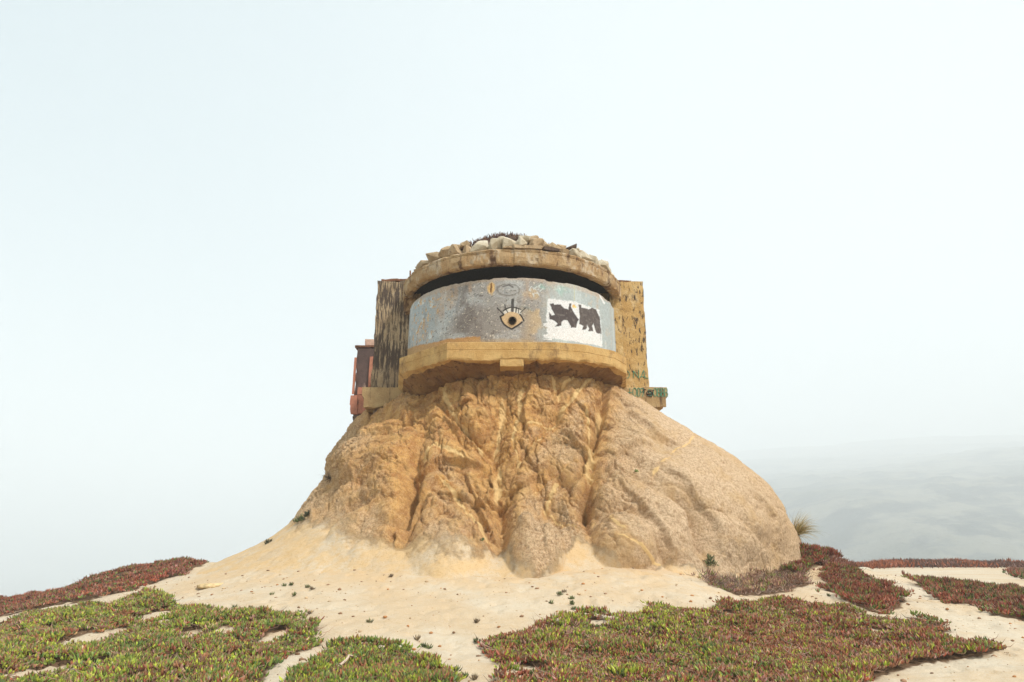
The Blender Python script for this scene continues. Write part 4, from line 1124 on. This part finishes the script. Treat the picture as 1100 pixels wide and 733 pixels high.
# woody stems in the scrub by the boulder
def dry_twigs(nm, bbox, n, seed, L, label, col):
    r = np.random.default_rng(seed); x = r.uniform(bbox[0], bbox[1], n); y = r.uniform(bbox[2], bbox[3], n); z = ground_z(x, y)
    m = patch_test(nm, x, y, z); x, y, z = x[m], y[m], z[m]; k = len(x)
    d = np.c_[r.normal(0, .8, (k, 2)), r.uniform(.05, .9, k)]; d /= np.linalg.norm(d, axis=1)[:, None]
    C = np.array(col) * r.uniform(.4, 1.5, (k, 1)) * np.ones((k, 3))
    V, F, K = leaf_mesh(np.stack([x, y, z + .02], -1), d, r.uniform(*L, k), np.full(k, .012), C)
    o = link("dry_stems", np_mesh("dry_stems", V, F, False, color=K), M_dry); tag(o, label, kind="stuff")
dry_twigs('scrub', (3, 8, 12, 18), 4200, 31, (.12, .34), "tangle of bare grey-brown stems in the scrub at the boulder's foot", (.30, .21, .16))

# dry plants rooted on the bunker's roof
def roof_plants():
    r = np.random.default_rng(61); n = 5200
    t = np.radians(r.uniform(-72, 50, n)); rad = r.uniform(2.2, 3.35, n)
    keepw = np.interp(np.degrees(t), [-72, -60, -45, -25, -12, 6, 14, 22, 30, 50], [.5, .3, .25, .6, 1, 1, .5, .3, .35, .1])
    m = r.uniform(size=n) < keepw; t, rad = t[m], rad[m]; n = len(t)
    P = np.stack([CX + rad * np.sin(t), CY - rad * np.cos(t), roof_z(t, rad) + .02 + r.uniform(0, .16, n) * np.interp(np.degrees(t), [-60, -30, -10, 8, 20, 50], [.4, .7, 1.2, 1.2, .6, .3])], -1)
    d = np.c_[r.normal(0, .45, (n, 2)), np.ones(n)]; d /= np.linalg.norm(d, axis=1)[:, None]
    pal = np.array([[.16, .085, .06], [.11, .05, .045], [.22, .14, .09], [.07, .05, .045]])
    C = pal[r.integers(0, 4, n)] * r.uniform(.6, 1.4, (n, 1))
    V, F, K = leaf_mesh(P, d, r.uniform(.07, .17, n), np.full(n, .024), C)
    o = link("dry_plants", np_mesh("dry_plants", V, F, False, color=K), M_dry)
    tag(o, "dry brown succulent plants growing over the bunker's roof", kind="stuff")
roof_plants()

def blades(n, L, w, spread, droop, cols, seed, aim=(0, 0, 1), base_r=.05):
    r = np.random.default_rng(seed); aim = np.array(aim, float); aim /= np.linalg.norm(aim)
    V, F, K = [], [], []
    for i in range(n):
        d = aim + r.normal(0, spread, 3); d /= np.linalg.norm(d); l = r.uniform(*L)
        p = r.normal(0, base_r, 3) * np.array([1, 1, .3]); side = np.cross(d, r.normal(0, 1, 3)); side /= np.linalg.norm(side) + 1e-9
        c = np.array(cols[r.integers(len(cols))]) * r.uniform(.65, 1.35); o = len(V); seg = 5
        for s in range(seg + 1):
            ww = w * (1 - s / seg * .85)
            V += [p - side * ww / 2, p + side * ww / 2]; K += [c * (0.85 + .3 * s / seg)] * 2
            p = p + d * l / seg; d = d + np.array([0, 0, -droop]) * (s + 1) / seg; d /= np.linalg.norm(d)
        for s in range(seg): F.append([o + 2*s, o + 2*s + 1, o + 2*s + 3, o + 2*s + 2])
    return np.array(V), np.array(F), np.array(K)

def tuft(name, loc, label, cat, group=None, **kw):
    V, F, K = blades(**kw)
    o = link(name, np_mesh(name, V, F, False, color=K), M_dry); o.location = loc
    return tag(o, label, cat, group)
p, n = on_mound(861, 571)
tuft("grass_tuft", p - n * .08, "drooping golden grass tuft sticking out of the boulder's right end", "grass tuft", n=420, L=(.35, .85), w=.010, spread=.38, droop=.42,
     cols=[(.36, .24, .07), (.46, .33, .12), (.22, .19, .05), (.52, .42, .22)], seed=4, aim=(.75, -.1, .8), base_r=.07)
p, n = on_mound(354, 514)
tuft("dry_weed", p - n * .03, "small dry dark weed on the left edge of the rock mound", "weed", n=120, L=(.12, .36), w=.012, spread=.7, droop=.2,
     cols=[(.12, .09, .06), (.2, .15, .1), (.06, .05, .03)], seed=5, aim=(-.6, -.3, .5))
def leafy(name, loc, label, cat, n, rad, h, pal, seed, group=None, L=(.04, .08), W_=.02):
    r = np.random.default_rng(seed)
    q = r.normal(0, 1, (n, 3)); q /= np.linalg.norm(q, axis=1)[:, None]; q[:, 2] = np.abs(q[:, 2])
    P = q * np.array([rad, rad, h]) * r.uniform(.3, 1, (n, 1)) * (0.35 if n < 60 else 1.0); d = q + np.array([0, 0, .5]) + r.normal(0, .3, (n, 3)); d /= np.linalg.norm(d, axis=1)[:, None]
    C = np.array(pal)[r.integers(0, len(pal), n)] * r.uniform(.6, 1.4, (n, 1))
    V, F, K = leaf_mesh(P, d, r.uniform(*L, n), np.full(n, W_), C)
    o = link(name, np_mesh(name, V, F, False, color=K), M_leaf); o.location = loc
    return tag(o, label, cat, group)
GRN = [(.10, .15, .045), (.16, .20, .07), (.08, .10, .05), (.19, .15, .08)]
p, n = on_mound(322, 560); leafy("low_shrub", p - n * .05, "low green shrub on the lower left shoulder of the mound", "shrub", 220, .22, .20, GRN, 6)
p, n = on_mound(331, 553); leafy("low_shrub", p - n * .05, "darker shrub just above the green one on the left shoulder", "shrub", 160, .14, .16, [(.04, .04, .02), (.07, .06, .03), (.05, .07, .03)], 7)
p, n = on_mound(288, 583); leafy("low_shrub", p - n * .05, "lowest tiny dark shrub on the mound's left skyline", "shrub", 90, .14, .12, [(.05, .06, .03), (.09, .08, .04)], 8)
p, n = on_mound(684, 506); leafy("sprout", p - n * .02, "tiny green sprout high on the right rock face", "sprout", 40, .10, .05, [(.15, .22, .05), (.2, .24, .07)], 9)
p, n = on_mound(764, 607); leafy("low_shrub", p, "small grey-green shrub in the crease at the foot of the rock", "shrub", 140, .16, .24, GRN, 10)
p, n = on_mound(517, 580); leafy("sprout", p - n * .02, "tiny dark sprout low on the central rock face", "sprout", 24, .06, .05, GRN, 12)

def on_ground(px, py):
    lo, hi = 5.0, 45.0
    ys = np.linspace(lo, hi, 900); pts = np.array([at(px, py, y) for y in ys])
    g = ground_z(pts[:, 0], pts[:, 1]); k = np.argmax(g > pts[:, 2])
    return np.array([pts[k, 0], pts[k, 1], g[k]])
# sprouts scattered on the open sand
for i, (px, py, s, lab) in enumerate([
    (305, 630, .9, "left green weed of the upper pair on the sand below the mound's left flank"), (313, 629, .7, "right green weed of the upper pair on the sand below the mound's left flank"),
    (330, 634, 1.1, "left weed of the twin tufts on bare sand left of centre"), (335, 634, .8, "right weed of the twin tufts on bare sand left of centre"),
    (292, 640, .9, "single weed on sand, first one up from the left mat's top edge"), (316, 641, .7, "small weed just below the upper pair on the left sand"),
    (252, 654, 1.1, "leftmost of three weeds along the top edge of the left mat"), (268, 656, 1.2, "broadest, middle one of three weeds along the left mat's top edge"),
    (281, 655, .8, "rightmost of three weeds along the top edge of the left mat"), (397, 669, 1.1, "lone weed on open sand halfway between left mat and large right mat"),
    (333, 660, .9, "dry weed on sand just above the right end of the left mat"), (455, 696, 1.0, "larger weed on sand right of the small centre mound"),
    (461, 698, .9, "weed touching the larger one right of the small centre mound"), (448, 688, .7, "small weed above the pair right of the centre mound"),
    (490, 722, 1.2, "weed on the bottom sand gap nearest the centre mound's right end"), (499, 729, 1.0, "weed at the very bottom of the sand gap between the centre mound and right mat"),
    (510, 731, .9, "dry weed at the bottom edge beside the large right mat"), (601, 639, 1.1, "left weed of the upper pair on sand above the large right mat"),
    (606, 637, .8, "right weed of the upper pair on sand above the large right mat"), (614, 644, .7, "small weed right of centre between the pair and the clustered ones above the right mat"),
    (592, 650, .7, "weed on its own, leftmost of those above the large right mat"), (615, 650, .8, "upper weed of the close two above the notch of the large right mat"),
    (617, 656, .6, "lower weed of the close two above the notch of the large right mat"), (512, 670, .8, "dry weed in the middle of the bare sand above the right mat's left tip"),
    (420, 620, .6, "dry weed highest on the sand, near the foot of the rock"), (890, 641, .9, "upper left weed on the sand between boulder scrub and the red patch"),
    (897, 652, 1.0, "lower weed on the sand below the red patch on the slope"), (880, 652, .8, "weed just above the large right mat's top, below the scrub"),
    (1088, 651, .9, "weed on the path sand at the right edge, under the mesa patch"), (512, 692, 1.3, "widest weed, beside the left tip of the large right mat")]):
    g = on_ground(px, py)
    dry = i in (10, 16, 23, 24) or i % 5 == 3
    leafy("sprout", g, lab, "sprout", 26, .075 * s, .025 * s,
          [(.20, .15, .09), (.27, .2, .12), (.14, .1, .07)] if dry else GRN, 700 + i, group="weeds scattered on the sand", L=(.04, .085), W_=.014)
# pale bleached twig lying on the small mound
g0, g1 = on_ground(364, 729), on_ground(389, 713)
me = bpy.data.meshes.new("dry_twig"); pts = [g0 + (g1 - g0) * t + np.array([0, 0, .13 + .05 * math.sin(t * 5)]) + np.array([.03 * math.sin(t * 9), 0, 0]) for t in np.linspace(0, 1, 9)]
Vt, Ft = [], []
for i, q in enumerate(pts):
    for k in range(6): Vt.append(q + (0.016 - .001 * i) * np.array([math.cos(k * 1.047), 0, math.sin(k * 1.047)]))
tw = link("dry_twig", np_mesh("dry_twig", Vt, grid_faces(9, 6, True), True, color=np.tile([.55, .42, .32], (54, 1))), M_dry)
tag(tw, "bleached crooked twig lying across the small green ice plant mound", "twig")
# loose boulder on the mound's right skyline
p, n = on_mound(737, 464)
b = link("boulder", rock_mesh(15, .48, .45, .22, 3, .16, .2), M_stone[1]); b.location = p + np.array([-.05, .75, -.02]); b.rotation_euler = (0, R(20), .3)
tag(b, "rounded loose boulder on the right skyline of the mound below the footing", "boulder")
p = at(927, 605, 40); b = link("pale_rock", rock_mesh(19, .42, .4, .2, 3, .1, .1), M_stone[0]); b.location = (p[0], p[1], ground_z(p[0], p[1]) + .04)
tag(b, "small pale rounded rock at the far edge of the flat ground", "rock")
# clod of orange earth on the left apron
g = on_ground(228, 630); b = link("earth_clod", rock_mesh(23, .34, .28, .07, 3, .3, .1), mat_plain("orange_earth", (.58, .42, .22), .3, 9)); b.location = g
tag(b, "flat orange clod of earth on the sand above the left mat", "clod")
# crumbs and pebbles strewn over the sand
def pebbles():
    import bmesh
    r = np.random.default_rng(3); parts = []
    bm = bmesh.new(); bmesh.ops.create_icosphere(bm, subdivisions=1, radius=1); bm.verts.ensure_lookup_table()
    bv = np.array([v.co for v in bm.verts]); bf = np.array([[v.index for v in f.verts] for f in bm.faces]); bm.free()
    n = 3600; x = r.uniform(-10, 13, n); y = 8 + 12 * r.uniform(0, 1, n) ** 1.1; z = ground_z(x, y)
    u, v = project(np.stack([x, y, z], -1)); ok = np.ones(n, bool)
    for nm in POLY: ok &= ~patch_test(nm, x, y, z)
    for i in np.where(ok)[0]:
        s = .008 + .034 * r.uniform() ** 5
        V = bv * np.array([1, r.uniform(.6, 1), r.uniform(.4, .7)]) * s * r.uniform(.8, 1.2, (len(bv), 1))
        c = np.array([[.42, .20, .08], [.33, .2, .12], [.5, .36, .22], [.24, .14, .08]][r.integers(4)]) * r.uniform(.7, 1.2)
        parts.append((V + [x[i], y[i], z[i] + s * .2], bf, np.tile(c, (len(bv), 1))))
    V, F, K = join_np(parts)
    o = link("pebbles", np_mesh("pebbles", V, F, True, color=K), M_dry); tag(o, "small brown pebbles and clods strewn over the pale sand", kind="stuff")
pebbles()

# ------------------------------------------------------------------ the hill across the valley
def mat_hill():
    k = Nodes("scrub_hillside")
    c = k.mix(k.ramp(k.noise(.016, 9, .7), .42, .58), (0.014, 0.028, 0.028), (0.17, 0.165, 0.12))
    c = k.mix(k.ramp(k.noise(.005, 4), .45, .65, 0, .6), c, (.045, .06, .035))
    return k.done(c, k.bump(k.noise(.035, 7, .7), 9.0, .9))
HS = 2.4
hx = 20 + 1480 * np.linspace(0, 1, 320) ** 1.4; hy = 150 + 1150 * np.linspace(0, 1, 340) ** 1.3
HX, HY = np.meshgrid(hx, hy)
P = np.stack([HX, HY, 0 * HX], -1)
dist = HY + 0.5 * (HX - 0.46 * HY) + 22 * fbm(P / 200, 601, 4)
spur = fbm(np.stack([(HX + .55 * HY) / 150, HY / 900, 0 * HX], -1), 605, 3, True)
Hz = np.interp(dist, [0, 150, 255, 400, 600, 850, 1100, 1250, 1500], [-84, -84, 0, 36, 73, 119, 166, 194, 235]) + .012 * dist * spur * sstep(200, 400, dist) * sstep(1250, 700, dist) + 4.0 * fbm(P / 60, 609, 4) + 2.6 * np.clip(fbm(P / 9, 621, 2), 0, 1)
Hz = np.where(Hz > 0, Hz * (1 + .08 * fbm(P / 380, 617, 2)), Hz)
Hz -= 60 * sstep(160, 20, HX - 0.02 * HY)
Hz = np.where(Hz > 160, 160 + 16 * np.tanh((Hz - 160) / 16), Hz)
hill = link("hill", np_mesh("hill", np.stack([HX * HS, HY * HS, Hz * HS], -1).reshape(-1, 3), grid_faces(*HX.shape)), mat_hill())
tag(hill, "scrubby hillside fading into the fog", kind="structure")

# ------------------------------------------------------------------ the fog
hz_m = bpy.data.materials.new("fog"); hz_m.use_nodes = True
t = hz_m.node_tree; t.nodes.clear()
vo = t.nodes.new("ShaderNodeOutputMaterial"); pv = t.nodes.new("ShaderNodeVolumePrincipled")
pv.inputs['Color'].default_value = (0.965, 0.985, 0.998, 1)
pv.inputs['Density'].default_value = 0.0012
t.links.new(pv.outputs[0], vo.inputs['Volume'])
import bmesh
bm = bmesh.new(); bmesh.ops.create_cube(bm, size=1.0)
me = bpy.data.meshes.new("haze"); bm.to_mesh(me); bm.free()
hb = link("haze", me, hz_m)
hb.scale = (7600, 7600, 810); hb.location = (0, 0, 430 - 405)
tag(hb, "thin coastal fog filling the air", kind="stuff")
